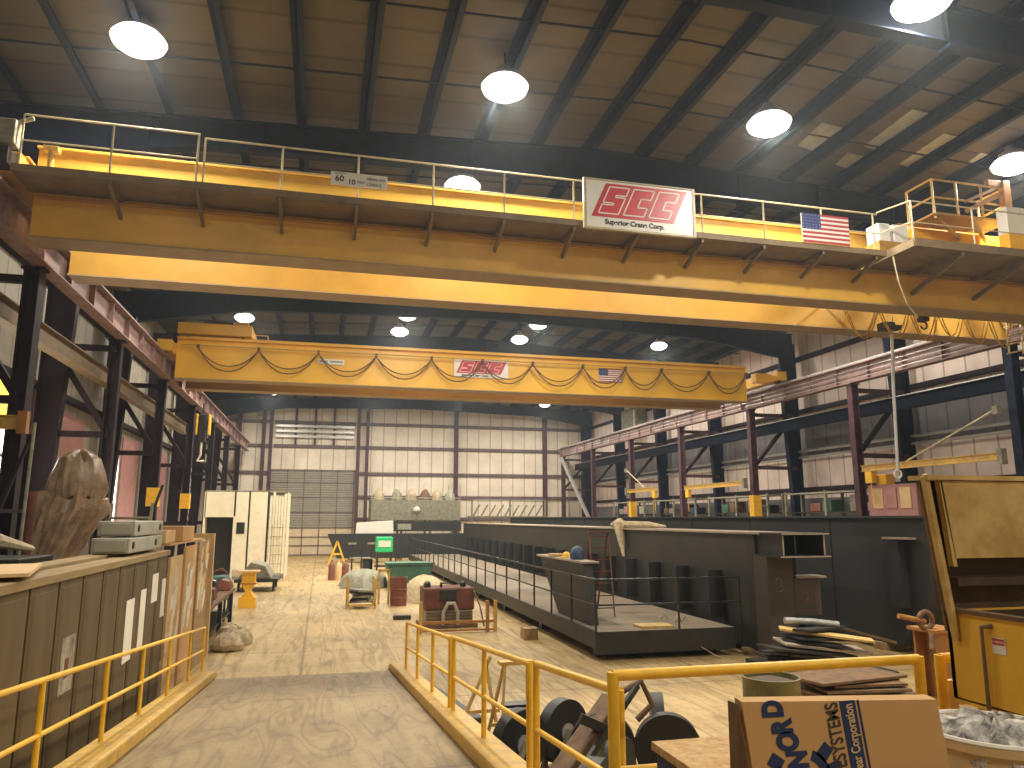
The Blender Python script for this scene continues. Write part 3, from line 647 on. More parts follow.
MB().box(-.38, .0, 35.412, 35.42, 10.66, 10.75).build('faded_print', 'grey', cp); MB().box(.08, .68, 35.412, 35.42, 10.66, 10.75).build('faded_print', 'grey', cp)
flag(fc, 13.45, 14.75, 10.35, 11.05, 35.45)
b = MB().tube((-6.4, 35.2, 11.12), (21.8, 35.2, 11.12), .03, 6); b.build('festoon_track', 'ryel2', fc)
nodes = [-5.65, -3.08, -.44, 2.21, 4.83, 7.33, 9.88, 12.51, 14.79, 16.81, 19.51, 21.7]
b = MB(); h = MB()
for a, c_ in zip(nodes[:-1], nodes[1:]):
    for dz, oy in ((1.02, 0), (.78, .05)):
        b.path([(a + (c_ - a) * t / 14, 35.15 + oy, 11.0 - dz * (1 - abs(2 * t / 14 - 1) ** 2.2)) for t in range(15)], .03, 6)
for a in nodes: h.box(a - .05, a + .05, 35.05, 35.25, 10.96, 11.14)
b.build('festoon_cable', 'rustb', fc); h.build('festoon_trolley', 'rustb', fc)
hrail('handrail', [(-5.9, 39.0), (-3.0, 39.0)], [(-5.9, 39.0), (-3.0, 39.0)], 12.6, 12.1, 11.56, 'ryel', fc)
ft = thing('crane_trolley', 'low yellow hoist trolley standing on the left end of the far crane', 'hoist trolley', (-4, 37, 11.4))
SHX = -1.05; SHZ = 0; MB.add = shadd
b = MB(); b.box(-5.6, -2.4, 35.6, 38.9, 11.72, 12.25); b.build('trolley_frame', 'yel', ft, bevel=.03)
MB().path([(-5.2, 37.2, 12.5), (-3.4, 37.2, 12.5)], .26, 16).build('rope_drum', 'rustb', ft)
MB().box(-3.3, -2.7, 36.8, 37.6, 12.25, 12.7).build('gearbox', 'yel', ft, bevel=.03)
MB().box(-5.4, -4.6, 36.2, 36.6, 12.25, 12.5).build('motor', 'greyt', ft, bevel=.03)
for x in (-5.2, -2.8):
    for y in (35.8, 38.6): MB().path([(x, y - .05, 11.64), (x, y + .05, 11.64)], .08, 12).build('wheel', 'rustb', ft)
tag(MB().cbox((23.3, 35.0, 11.9), (.06, .06, 1.4)).build('end_mast', 'steel'), 'thin upright mast at the right end of the far crane', 'mast') if False else None

MB.add = _a
# jib cranes on right columns
def jib(x, y, ln, z, label, tie=True, dy=1):
    t = thing('jib_crane', label, 'jib crane', (x, y, z))
    b = MB(); b.box(x - .07, x + .07, min(y, y + dy * ln), max(y, y + dy * ln), z, z + .03); b.box(x - .07, x + .07, min(y, y + dy * ln), max(y, y + dy * ln), z + .24, z + .27); b.box(x - .015, x + .015, min(y, y + dy * ln), max(y, y + dy * ln), z + .03, z + .24)
    b.build('boom', 'ryel2', t)
    MB().box(x - .12, x + .12, y - .2, y, z - .15, z + .4).build('pivot_bracket', 'greyt', t)
    if tie: MB().box(x - .1, x + .1, y - .2, y, z + 1.6, z + 1.9).build('tie_bracket', 'greyt', t)
    if tie: MB().tube((x, y - .1, z + 1.8), (x, y + dy * ln * .62, z + .28), .04).build('tie_rod', 'pale', t)
    b = MB(); b.box(x - .12, x + .12, y + dy * ln * .93 - .2, y + dy * ln * .93 + .2, z - .5, z - .02); b.tube((x, y + dy * ln * .93, z - 1.4), (x, y + dy * ln * .93, z - .5), .02); b.build('chain_hoist', 'ryel', t, bevel=.02)
    return t
jib(23.0, 21.4, 7.0, 5.5, 'yellow jib crane on the right column beside the tan machine lid')
jib(22.95, 55.0, -5.6, 5.4, 'small pale yellow jib crane below the far crane, on a yellow guarded column')
jib(22.95, 38.0, 7.2, 5.3, 'yellow jib crane reaching back from the column under the right end of the far crane', tie=False)
# jib arm at left edge
t = thing('jib_crane', 'yellow jib boom at the left edge of the photo, reaching to the big dark column', 'jib crane', (-7.4, 20.2, 5.8))
b = MB(); b.box(-11 + 1.6, -6.9, 19.75, 19.9, 5.55, 5.58); b.box(-9.4, -6.9, 19.75, 19.9, 5.85, 5.88); b.box(-9.4, -6.9, 19.81, 19.84, 5.58, 5.85); b.build('boom', 'ryel2', t)
MB().box(-7.0, -6.8, 19.72, 19.93, 5.45, 5.98).build('end_stop', 'orange', t)

# ------------------------------------------------------------------ ramp, platform and yellow guard rails
def rz(y): return max(0.0, .09 * (18.5 - y)) if y > 4.4 else 1.27
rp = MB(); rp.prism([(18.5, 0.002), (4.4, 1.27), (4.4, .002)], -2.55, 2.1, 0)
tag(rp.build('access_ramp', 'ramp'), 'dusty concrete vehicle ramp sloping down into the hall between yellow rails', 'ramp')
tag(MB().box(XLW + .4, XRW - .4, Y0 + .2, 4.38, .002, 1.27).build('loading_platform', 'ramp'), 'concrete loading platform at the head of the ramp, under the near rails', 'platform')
def kerb(x0, x1, label):
    b = MB(); ys = [4.45, 8, 12, 16, 18.3, 18.75, 18.9]; 
    for i, y in enumerate(ys):
        pass
    prof = [(y, rz(y) + .004) for y in ys] + [(18.85, .08), (18.6, .15), (18.3, rz(18.3) + .18)] + [(y, rz(y) + .18) for y in (16, 12, 8, 4.45)]
    b.prism(prof, x0, x1, 0)
    tag(b.build('ramp_kerb', 'ryel2', bevel=.03), label, 'kerb')
kerb(-2.52, -2.12, 'long yellow kerb under the left ramp rail')
kerb(1.70, 2.06, 'long yellow kerb with a rounded end under the right ramp rail')
def ramprail(x, ys, label, r=.028, h=1.10, group=None):
    t = thing('guard_rail', label, 'guard rail', (x, ys[0], rz(ys[0]) + .18), group)
    top = [(x, y, rz(y) + h) for y in ys]; mid = [(x, y, rz(y) + .62) for y in ys]
    MB().path(top, r, 10).build('top_rail', 'ryel', t, smooth=True)
    MB().path(mid, r * .85, 10).build('mid_rail', 'ryel', t, smooth=True)
    for y in ys:
        MB().tube((x, y, rz(y) + .175), (x, y, rz(y) + h + .01), r, 10).build('post', 'ryel', t, smooth=True)
    return t
ramprail(-2.4, [18.5, 16.6, 14.4, 12.3, 10.3, 8.05, 6.0, 4.5], 'yellow guard rail along the left edge of the ramp, before the dark sheeting')
ramprail(1.9, [16.9, 15.0, 13.0, 11.25], 'farthest section of the right-hand yellow ramp rail, ending at the kerb nose', r=.03, h=1.13)
ramprail(1.9, [10.95, 8.9, 6.93], 'middle section of the right-hand yellow ramp rail, in front of the stepladder', r=.03, h=1.15)
ramprail(1.9, [6.70, 4.75], 'nearest section of the right-hand yellow ramp rail, in front of the black rollers', r=.03, h=1.17)
def platrail(pts, posts, label):
    t = thing('guard_rail', label, 'guard rail', (pts[0][0], pts[0][1], 1.27))
    MB().path([(x, y, 2.60) for x, y in pts], .032, 12).build('top_rail', 'ryel', t, smooth=True)
    MB().path([(x, y, 2.08) for x, y in pts], .028, 12).build('mid_rail', 'ryel', t, smooth=True)
    for x, y in posts: MB().tube((x, y, 1.275), (x, y, 2.62), .034, 12).build('post', 'ryel', t, smooth=True)
platrail([(1.68, 4.3), (3.79, 4.3)], [(1.68, 4.3), (3.79, 4.3)], 'bright yellow guard rail across the platform edge behind the cardboard carton')
platrail([(3.955, 4.3), (6.5, 4.3)], [(3.955, 4.3), (6.5, 4.3)], 'yellow guard rail end post beside the open steel job box')
tag(MB().box(4.03, 4.10, 4.30 + .03, 4.375, 1.275, 2.45).build('timber_stud', 'card2'), 'pale timber stud standing behind the rail post next to the job box', 'timber')

# ------------------------------------------------------------------ left: sheet barrier with things on it
t = thing('sheet_barrier', 'tall dark brown barrier of upright steel sheets along the left of the ramp', 'barrier', (-3.2, 10, 0))
ys = [4.44 + .92 * k for k in range(14)]
for a in ys[:-1]:
    b = MB(); b.box(-3.0, -2.9, a + .03, a + .89, .01, 2.74 + (a * .008)); b.prism([(-2.9, a + .06), (-2.885, a + .12), (-2.885, a + .8), (-2.9, a + .86)], .01, 2.7, 2)
    b.build('sheet', 'plank', t, bevel=.006)
MB().box(-3.22, -2.86, 4.44, 16.4, 2.78, 2.88).build('cap', 'plankt', t, bevel=.01)
MB().box(-3.62, -3.28, 4.44, 16.4, 2.78, 2.92).build('cap', 'plankt', t, bevel=.01)
for y in (4.6, 7.5, 12, 16): MB().box(-3.62, -3.0, y, y + .12, .01, 2.78).build('frame', 'plank', t)
b = MB(); 
for (y, z, w, h) in ((13.2, 1.75, .52, .95), (14.15, 1.8, .4, 1.0), (15.0, 2.25, .5, .5), (15.9, 2.0, .35, .7)):
    b.add([(-2.878, y, z - h / 2), (-2.878, y + w, z - h / 2 + .04), (-2.878, y + w, z + h / 2), (-2.878, y + .02, z + h / 2 - .03), (-2.882, y, z - h / 2), (-2.882, y + w, z - h / 2 + .04), (-2.882, y + w, z + h / 2), (-2.882, y + .02, z + h / 2 - .03)], [(0, 1, 2, 3), (4, 5, 6, 7), (0, 1, 5, 4), (1, 2, 6, 5), (2, 3, 7, 6), (3, 0, 4, 7)])
for i, (y, z, w, h) in enumerate(((13.2, 1.75, .52, .95), (14.15, 1.8, .4, 1.0), (15.0, 2.25, .5, .5), (15.9, 2.0, .35, .7))):
    MB().box(-2.884, -2.876, y, y + w, z - h / 2, z + h / 2).build('taped_sheet', 'paper', t)['label'] = 'white paper sheet'
MB().box(-2.885, -2.878, 10.2, 10.7, 1.45, 2.1).build('paint_patch', 'smear', t)['label'] = 'rubbed white paint patch'
MB().box(-2.879, -2.874, 10.35, 10.5, 1.62, 1.85).build('paint_mark', 'rust', t)['label'] = 'red paint mark'
tag(MB().cbox((-3.35, 9.4, 2.945), (.7, 1.9, .035), (0, 0, .25)).build('flat_carton', 'card2'), 'flattened pale carton lying on top of the dark sheet barrier', 'cardboard')
# leaning wrapped sheets of board past the barrier end
for i, (y0, y1, zt, m, x, l) in enumerate(((16.5, 17.9, 2.72, 'card2', -2.86, 'tan board sheet with ragged taped paper, standing at the end of the dark barrier'),
                                       (17.95, 19.5, 2.88, 'card', -2.82, 'brown board sheet standing between two paler ones past the barrier'),
                                       (19.55, 21.2, 2.95, 'wood', -2.78, 'last upright board sheet of the row, wrapped in torn plastic'))):
    t = thing('board_sheet', l, 'board sheet', (x, y0, 0))
    MB().box(x - .05, x, y0, y1, .01, zt).build('board', m, t)
    for j in range(13):
        yy = random.uniform(y0 + .05, y1 - .4); zz = random.uniform(.9, zt - .6)
        b = MB(); w = random.uniform(.12, .35); h = random.uniform(.25, .7); q = random.uniform(-.12, .12)
        b.add([(x + .004, yy, zz), (x + .004, yy + w, zz + q), (x + .04, yy + w - .05, zz + h), (x + .004, yy + .04, zz + h - .1), (x + .04, yy + w / 2, zz + h / 2)], [(0, 1, 4), (1, 2, 4), (2, 3, 4), (3, 0, 4), (0, 1, 2, 3)])
        b.build('torn_wrap', random.choice(['paper', 'paper', 'card2']), t)
    MB().bar((x - .08, (y0 + y1) / 2, 2.4), (x - .9, (y0 + y1) / 2, .02), .08, .08).build('prop', 'wood', t)
# grey electrical boxes on the barrier
for i, (y, z, rx, l) in enumerate(((13.5, 2.93, 0, 'grey electrical enclosure lying on the barrier, lower of the two'), (13.8, 3.20, .06, 'grey electrical enclosure with round knockouts, lying on the other one'))):
    t = thing('electrical_enclosure', l, 'electrical box', (-3.2, y + 1.2, z))
    MB().box(-3.55, -2.98, y, y + 2.6 - i * .3, z, z + .25).build('body', 'grey', t, bevel=.02)
    MB().box(-3.5, -3.03, y - .02, y, z + .03, z + .22).build('end_cover', 'grey', t, bevel=.01)
    for dy in (.25, 2.0): MB().path([(-2.98, y + dy, z + .13), (-2.965, y + dy, z + .13)], .06, 14).build('knockout', 'blk', t)
tag(MB().box(-3.6, -3.0, 16.6, 17.6, 2.995, 3.25).build('carton', 'card2', bevel=.01), 'small open carton on the board sheets beside the grey enclosures', 'carton')
tag(MB().box(-3.6, -2.9, 16.5, 21.2, 2.2 + .75, 2.2 + .79).build('top_board', 'card'), 'flat brown board laid along the tops of the upright sheets', 'board') 
tag(MB().box(-3.5, -2.9, 17.9, 19.4, 2.995, 3.32).build('carton', 'card', bevel=.01), 'brown carton on top of the upright board sheets', 'carton')
# timber arch frame
t = thing('portal', 'pale timber portal frame standing just beyond the board sheets', 'timber frame', (-3.1, 21.6, 0))
MB().box(-2.85, -2.7, 21.5, 21.65, 0, 2.95).build('post', 'card2', t); MB().box(-4.3, -4.15, 21.5, 21.65, 0, 2.95).build('post', 'card2', t)
MB().box(-4.3, -2.7, 21.5, 21.65, 2.95, 3.1).build('lintel', 'card2', t)

# covered machine
def drape(c, prof, n, seed, amp):
    rnd = random.Random(seed); ph = [rnd.uniform(0, 6.28) for _ in range(6)]
    vs = []; fs = []
    for i, (r, z, sx) in enumerate(prof):
        k = i / (len(prof) - 1)
        for j in range(n):
            a = 2 * PI * j / n
            rr = r * (1 + amp * (k ** .7) * (math.sin(5 * a + ph[0] + z * 1.6) * .4 + math.sin(11 * a + ph[1] - z * 3) * .38 + math.sin(23 * a + ph[2] + z * 2) * .25))
            zz = z + .07 * math.sin(4 * a + ph[3]) * (1 - k) * (r > .01) + .04 * math.sin(11 * a + ph[4])* (r > .01)
            vs.append((c[0] - max(0, 4 - z) * .28 + rr * sx * math.cos(a) * .75, c[1] + rr * math.sin(a) * .9, c[2] + zz))
    for i in range(len(prof) - 1):
        for j in range(n): fs.append((i * n + j, i * n + (j + 1) % n, (i + 1) * n + (j + 1) % n, (i + 1) * n + j))
    fs.append(tuple(range(n))[::-1]); fs.append(tuple((len(prof) - 1) * n + j for j in range(n)))
    return MB().add(vs, fs)
t = thing('covered_machine', 'tall machine wrapped in dusty tan plastic sheeting behind the left barrier', 'covered machine', (-5.5, 19.2, 0))
drape((-5.45, 19.3, 0), [(.05, 4.98, 1), (.35, 4.94, 1), (.6, 4.8, 1), (.72, 4.5, 1), (.78, 4.15, 1.05), (.7, 3.95, 1)], 72, 3, .14).build('plastic_hood', 'plastic', t, smooth=True)
drape((-5.6, 19.4, 0), [(.6, 4.06, 1), (.85, 3.98, 1.15), (.92, 3.7, 1.2), (.8, 3.2, 1.05), (.66, 2.6, .95), (.5, 2.0, .8), (.6, 1.4, .8), (.65, .1, .8)], 96, 8, .42).build('plastic_skirt', 'plastic', t, smooth=True)
MB().box(-6.9, -6.3, 19.0, 19.6, .01, 1.6).build('machine_base', 'greyt', t)
# steel rack at far left with red pipe, dark tote, poles
t = thing('pipe_rack', 'dark open rack at the left edge, behind the barrier and before the covered machine', 'rack', (-6.6, 16.5, 0))
for x in (-7.3, -5.9):
    for y in (15.6, 17.4): MB().box(x - .05, x + .05, y - .05, y + .05, 0, 5.2).build('upright', 'purpled', t)
for z in (1.6, 2.7, 3.6): MB().box(-7.35, -5.85, 15.55, 17.45, z, z + .07).build('shelf', 'purpled', t)
MB().bar((-5.9, 15.6, 2.8), (-5.9, 17.4, 5.1), .06, .06).build('brace', 'purpled', t)
tag(MB().path([(-5.35, 16.2, 0), (-5.35, 16.2, 4.0)], .09, 12).build('red_pipe', 'rust'), 'upright red pipe standing in front of the plastic-covered machine', 'pipe')
for x, y, h, l in ((-5.15, 15.2, 5.2, 'thin pale upright pole left of the red pipe'), (-6.0, 22.5, 4.7, 'thin pale pole rising behind the covered machine')):
    tag(MB().path([(x, y, 0), (x + .05, y, h)], .03, 8).build('pole', 'greyt'), l, 'pole')
t = thing('tote_bin', 'black tote bin with folded cardboard on it behind the barrier', 'bin', (-5.0, 13.5, 0))
MB().prism([(-5.6, 1.6), (-4.4, 1.6), (-4.3, 2.9), (-5.7, 2.9)], 12.8, 14.3, 1).build('body', 'blkp', t, bevel=.02)
MB().box(-5.4, -4.6, 13.0, 14.1, 0, 1.6).build('stand', 'purpled', t)
tag(MB().path([(-5.4, 13.1, 2.97), (-4.9, 13.6, 3.15), (-4.6, 14.2, 3.0)], [.06, .12, .05], 8).build('folded_sack', 'canvas'), 'tan folded sack on the black tote bin', 'sack')
for k in range(4):
    tag(MB().box(-5.6 + .05 * k, -4.6 + .05 * k, 9.0, 11.4, 2.30 + .13 * k, 2.42 + .13 * k).build('orange_timber', 'orange'), 'orange timber at the left edge behind the barrier, %s of the pile' % ['bottom', 'second', 'third', 'top'][k], 'timber', 'orange timbers at the left edge')
tag(MB().box(-5.5, -4.5, 9.2, 11.2, 0.0, 2.30).build('timber_stand', 'purpled'), 'dark stand under the orange timbers at the left edge', 'stand')
# column clutter on left
t = thing('hoist', 'dark chain hoist with yellow rims hanging below the left runway, near the booth', 'hoist', (-6.4, 43, 8.0))
MB().box(-6.6, -6.2, 42.8, 43.2, 7.5, 9.0).build('body', 'blk', t, bevel=.05)
for x in (-6.72, -6.1): MB().box(x, x + .1, 42.75, 43.25, 7.9, 9.0).build('rim', 'ryel', t, bevel=.03)
MB().tube((-6.4, 43, 9.0), (-6.4, 43, 9.6), .04).build('hanger', 'blk', t); MB().path([(-6.4, 43, 7.5), (-6.4, 43, 6.8), (-6.55, 43, 6.5), (-6.2, 43, 6.5)], .06).build('hook', 'paper', t)

t = thing('tube_stand', 'grey tubular frame between the covered machine and the grey enclosures', 'frame', (-5.0, 22.6, 0))
for x in (-5.6, -4.6):
    MB().tube((x, 22.4, 0), (x + .1, 22.6, 3.9), .04).build('upright', 'greyt', t)
for z in (2.2, 2.9, 3.5): MB().tube((-5.5, 22.5, z), (-4.55, 22.5, z), .035).build('rung', 'greyt', t)
MB().bar((-4.9, 22.5, 2.0), (-4.3, 22.7, 4.4), .07, .07).build('brace', 'blkp', t)
tag(MB().box(-5.2, -4.9, 20.6, 20.9, 0, 3.05).build('yellow_post', 'ryel2'), 'short yellow post seen over the barrier beside the plastic skirt', 'post')
t = thing('pipe_threader', 'dark green and black pipe machine standing beside the aisle before the yellow stand', 'machine', (-2.5, 28.8, 0)); SHX = -.95; SHZ = 0; MB.add = shadd
MB().prism([(-3.0, .7), (-2.1, .7), (-2.0, 1.1), (-2.2, 1.5), (-2.9, 1.45)], 28.3, 29.6, 1).build('headstock', 'teal', t, bevel=.04)
MB().path([(-2.2, 28.1, 1.2), (-2.2, 28.35, 1.2)], .26, 18).build('chuck', 'blkp', t); MB().path([(-2.85, 28.2, 1.55), (-2.3, 28.3, 1.75), (-2.1, 28.3, 1.6)], .06).build('hose', 'rust', t)
for x in (-2.95, -2.15):
    for y in (28.4, 29.5): MB().tube((x, y, 0), (x, y, .72), .04).build('leg', 'blkp', t)
MB().box(-3.0, -2.1, 28.4, 29.5, .25, .3).build('tray', 'blkp', t)
MB.add = _a

# ------------------------------------------------------------------ left middle: workbench, stand, booth
t = thing('work_bench', 'dark cluttered steel work bench beyond the board sheets', 'work bench', (-3.4, 25, 0))
MB().box(-4.4, -2.75, 22.0, 28.0, 1.05, 1.15).build('bench_top', 'rustb', t, bevel=.01)
for x in (-4.3, -2.85):
    for y in (22.1, 25, 27.9): MB().box(x - .06, x + .06, y - .06, y + .06, 0, 1.05).build('leg', 'blkp', t)
MB().box(-4.3, -2.85, 22.2, 27.8, .35, .4).build('lower_shelf', 'blkp', t)
bits = [(-3.0, 22.5, .3, 'blkp', 'black bench vise'), (-3.5, 23.1, .35, 'teal', 'dark green tool case'), (-3.1, 24.1, .32, 'rust', 'dark red tool box'), (-3.3, 26.0, .4, 'blkp', 'black crate'), (-3.9, 23.0, .7, 'blkp', 'tall black grinder'), (-3.8, 24.6, .6, 'rustb', 'rusty drill head'), (-3.6, 27.3, .6, 'teal', 'green machine case'), (-3.0, 27.2, .3, 'drumr', 'maroon can')]
for (x, y, h, m, l) in bits:
    tag(MB().prism([(x - .25, 1.155), (x + .22, 1.155), (x + .18, 1.15 + h), (x - .1, 1.15 + h * 1.2), (x - .22, 1.15 + h * .8)], y - .3, y + .3, 1).build('bench_item', m, bevel=.03), l + ' on the dark work bench at left', 'tool')
for i, (x, y, s) in enumerate(((-2.3, 22.3, .42), (-2.15, 23.3, .40), (-2.4, 24.2, .40))):
    b = MB().lathe((x, y, .0), [(.0, .01), (s * .9, .02), (s, s * .4), (s * .75, s * .9), (s * .3, s * 1.1), (0, s * 1.05)], 16)
    b.v = [(vx + random.uniform(-.05, .05), vy + random.uniform(-.05, .05), max(.005, vz + random.uniform(-.04, .04))) for vx, vy, vz in b.v]
    tag(b.build('burlap_sack', 'canvas', smooth=True), 'crumpled pale sack on the floor by the work bench, %s' % ['nearest the camera', 'middle one', 'farthest'][i], 'sack')
t = thing('pipe_stand', 'yellow two-tier steel support stand beside the aisle, left', 'stand', (-2.7, 32.7, 0))
MB().box(-3.1, -2.3, 32.3, 33.1, 1.36, 1.42).build('top_plate', 'card2', t); MB().box(-2.95, -2.45, 32.4, 33.0, .95, 1.36).build('upper_block', 'yel', t)
MB().box(-3.0, -2.4, 32.35, 33.05, .9, .95).build('mid_plate', 'orange', t); MB().prism([(-2.95, .9), (-2.45, .9), (-2.6, .62), (-2.45, .4), (-2.95, .4), (-2.8, .62)], 32.4, 33.0, 1).build('waist', 'yel', t)
MB().box(-3.02, -2.38, 32.3, 33.1, 0, .4).build('base', 'yel', t)
t = thing('low_cart', 'low dark cart with pale wrapped load in front of the cream booth', 'cart', (-2.9, 40, 0))
MB().box(-3.9, -1.9, 39, 42, .45, .6).build('deck', 'blkp', t); MB().prism([(-3.8, .6), (-2.2, .6), (-2.5, 1.2), (-3.2, 1.4)], 39.2, 41.8, 1).build('load', 'greyt', t, bevel=.05)
for x in (-3.7, -2.1):
    for y in (39.3, 41.6): MB().path([(x - .05, y, .22), (x + .05, y, .22)], .21, 14).build('wheel', 'blk', t)
t = thing('panel_booth', 'tall cream panelled booth with dark doorway against the left columns', 'booth', (-4.5, 48, 0))
yb = 47.0
MB().box(-6.55, -4.95, yb, yb + .12, 3.55, 5.0).build('header_panel', 'cream', t)
MB().box(-4.85, -4.15, yb, yb + .12, .55, 5.0).build('panel', 'cream', t); MB().box(-4.05, -3.1, yb, yb + .12, .6, 5.0).build('panel', 'cream', t)
MB().box(-4.95, -4.85, yb - .03, yb + .1, 0.0, 3.6).build('door_post', 'paper', t)
MB().box(-6.5, -4.95, yb + .9, yb + 1.0, 0, 3.55).build('doorway_back', 'blkp', t)
for x in (-4.95 + .05, -4.1, -3.05): MB().box(x - .05, x + .05, yb + .02, yb + .16, .3, 5.05).build('joint_post', 'blkp', t)
MB().box(-4.75, -4.3, yb - .03, yb, 2.6, 3.25).build('window', 'blkp', t)
for k in range(6): MB().box(-2.95 + k * .16, -2.82 + k * .16, yb + .05 + .04 * (k % 2), yb + .12 + .04 * (k % 2), 0.3, 4.85 + random.uniform(-.12, .2)).build('corner_board', 'cream', t)
MB().box(-6.6, -6.5, yb, 51, 0, 5).build('side_wall', 'cream', t); MB().box(-2.0, -1.95, yb + .3, 51, 0, 5).build('side_wall', 'cream', t); MB().box(-6.6, -1.95, yb + .2, 51, 5.0, 5.1).build('roof', 'greyt', t)
def ladder(name, label, p0, p1, w, n, m, wdir=(1, 0, 0), r=.03):
    t = thing(name, label, 'ladder', p0); W = Vector(wdir) * w / 2; a, b_ = Vector(p0), Vector(p1)
    for s_ in (-1, 1): MB().bar(a + W * s_, b_ + W * s_, r * 1.2, r * 2.2).build('stile', m, t)
    for k in range(n):
        c_ = a.lerp(b_, (k + .7) / n); MB().bar(c_ - W, c_ + W, r, r).build('rung', m, t)
    return t
ladder('ladder', 'dark ladder leaning on the corner of the cream booth', (-2.45, 46.2, 0.02), (-2.45, 46.85, 3.1), .6, 6, 'greyt')

# ------------------------------------------------------------------ centre aisle things
t = thing('engine_skid', 'rusty red engine-driven machine on a skid in the aisle, behind the right rail', 'machine', (4.2, 25.6, 0))
b = MB(); b.box(3.35, 5.0, 25.0, 26.2, .55, 1.25); b.build('hood', 'rust', t, bevel=.05)
MB().box(3.4, 4.95, 25.02, 26.15, .12, .55).build('lower_grille', 'greyt', t, bevel=.02)
b = MB(); [b.box(3.42, 4.93, 24.98, 25.02, .16 + k * .1, .20 + k * .1) for k in range(4)]; b.build('louvres', 'rustb', t)
MB().box(3.85, 4.4, 24.95, 25.0, .85, 1.2).build('control_panel', 'blkp', t, bevel=.01)
MB().path([(3.95, 24.85, .12), (3.95, 24.85, .5), (4.1, 24.85, .78), (4.3, 24.85, .78), (4.42, 24.85, .5), (4.42, 24.85, .12)], .06, 8).build('hose_loop', 'grey', t, smooth=True)
b = MB(); b.path([(3.95, 25.4, 1.22), (3.95, 25.4, 1.38), (4.35, 25.4, 1.38), (4.35, 25.4, 1.22)], .05); b.build('lifting_bail', 'blkp', t)
for x, r in ((3.5, .12), (4.7, .1)): MB().lathe((x, 25.5, 1.24), [(r, 0), (r, .14), (r * .5, .2), (0, .2)], 12).build('filler_cap', 'blkp', t)
MB().box(3.25, 5.1, 24.9, 26.3, .02, .12).build('skid', 'rustb', t)
MB().path([(4.95, 25.0, 1.2), (5.1, 24.6, .7), (5.2, 24.4, .1)], .025).build('cable', 'rust', t)
t = thing('tube_rack', 'low orange rack with upright posts in front of the rusty red machine', 'rack', (4.2, 23.9, 0))
for x, m in ((3.1, 'ryel2'), (5.2, 'orange'), (5.45, 'ryel2')): MB().box(x - .05, x + .05, 23.85, 23.95, 0, .95).build('post', m, t)
MB().box(3.15, 5.4, 23.86, 23.94, .28, .36).build('crossbar', 'orange', t); MB().box(3.15, 5.4, 23.86, 23.94, .05, .1).build('foot_bar', 'orange', t)
tag(MB().box(2.6, 3.2, 27.3, 27.6, .0, .14).build('steel_block', 'dark'), 'short dark steel bar on the floor left of the rusty machine', 'steel bar')
t = thing('drum', 'maroon drum standing beside a yellow post in the aisle', 'drum', (3.2, 31.8, 0))
MB().lathe((3.2, 31.8, 0), [(.33, 0), (.34, .3), (.36, .32), (.34, .34), (.34, .62), (.36, .64), (.34, .66), (.34, 1.08), (.355, 1.12), (.31, 1.12), (.31, 1.06), (0, 1.06)], 24).build('shell', 'drumr', t, smooth=True)
t = thing('offcut_rack', 'small yellow rack loaded with dark steel pieces in the aisle', 'rack', (1.7, 31.5, 0))
for x in (1.15, 2.2):
    for y in (30.9, 32.2): MB().box(x - .04, x + .04, y - .04, y + .04, 0, 1.15).build('post', 'ryel2', t)
for y in (30.9, 32.2): MB().box(1.15, 2.2, y - .04, y + .04, .1, .18).build('crossbar', 'ryel2', t)
for k in range(5):
    tag(MB().cbox((1.68, 31.5, .25 + k * .1), (.8 - .08 * (k % 3), 1.0, .08), (.05 * (k % 2), .04 * (k - 2), .2 * (k - 2))).build('steel_offcut', 'dark' if k % 2 else 'greyt'), 'steel offcut in the small yellow rack, %s in its stack' % ['lowest', 'second lowest', 'middle one', 'second highest', 'topmost'][k], 'offcut')
t = thing('goal_post', 'tall yellow portal stand immediately left of the maroon drum', 'frame', (2.75, 32.5, 0))
for x in (2.45, 2.85): MB().box(x - .04, x + .04, 32.4, 32.5, 0, 1.4).build('post', 'ryel2', t)
MB().box(2.45, 2.85, 32.4, 32.5, 1.3, 1.4).build('crossbar', 'ryel2', t)
def heap(name, m, c, rx, ry, h, label, cat, seed, sharp=.5, kind=None):
    rnd = random.Random(seed); b = MB(); n = 26; rings = 7; vs = []; fs = []
    for i in range(rings):
        k = i / (rings - 1)
        for j in range(n):
            a = 2 * PI * j / n; rr = (1 - k) * (1 + rnd.uniform(-.12, .12)) ; z = h * math.sqrt(max(0, 1 - (1 - k) ** 2)) + rnd.uniform(-.05, .07) * h * (i > 0)
            vs.append((c[0] + rx * rr * math.cos(a), c[1] + ry * rr * math.sin(a), max(.004, z) if i else .004))
    for i in range(rings - 1):
        for j in range(n): fs.append((i * n + j, i * n + (j + 1) % n, (i + 1) * n + (j + 1) % n, (i + 1) * n + j))
    fs.append(tuple(range(n))[::-1])
    b.add(vs, fs); o = b.build(name, m, smooth=True); return tag(o, label, cat, kind=kind)
heap('rubble_heap', 'sand', (4.55, 33.8), 1.0, 1.8, 1.0, 'pale heap of rubble behind the maroon drum', 'rubble heap', 4, kind='stuff')
heap('tarp_pile', 'greyt', (2.3, 41.0), 1.3, 2.3, .85, 'low grey heap under a tarpaulin in the middle of the aisle', 'tarpaulin', 5)
t = thing('waste_skip', 'dark green open skip standing behind the pale rubble heap', 'skip', (4.4, 39.5, 0))
MB().prism([(3.6, .25), (5.3, .25), (5.6, 1.25), (3.3, 1.25)], 38.5, 40.8, 1).build('body', 'teal', t, bevel=.03); MB().box(3.25, 5.65, 38.42, 38.5, 1.2, 1.3).build('rim', 'teal', t); MB().box(3.6, 5.3, 38.7, 40.6, 0, .25).build('skid', 'blkp', t)
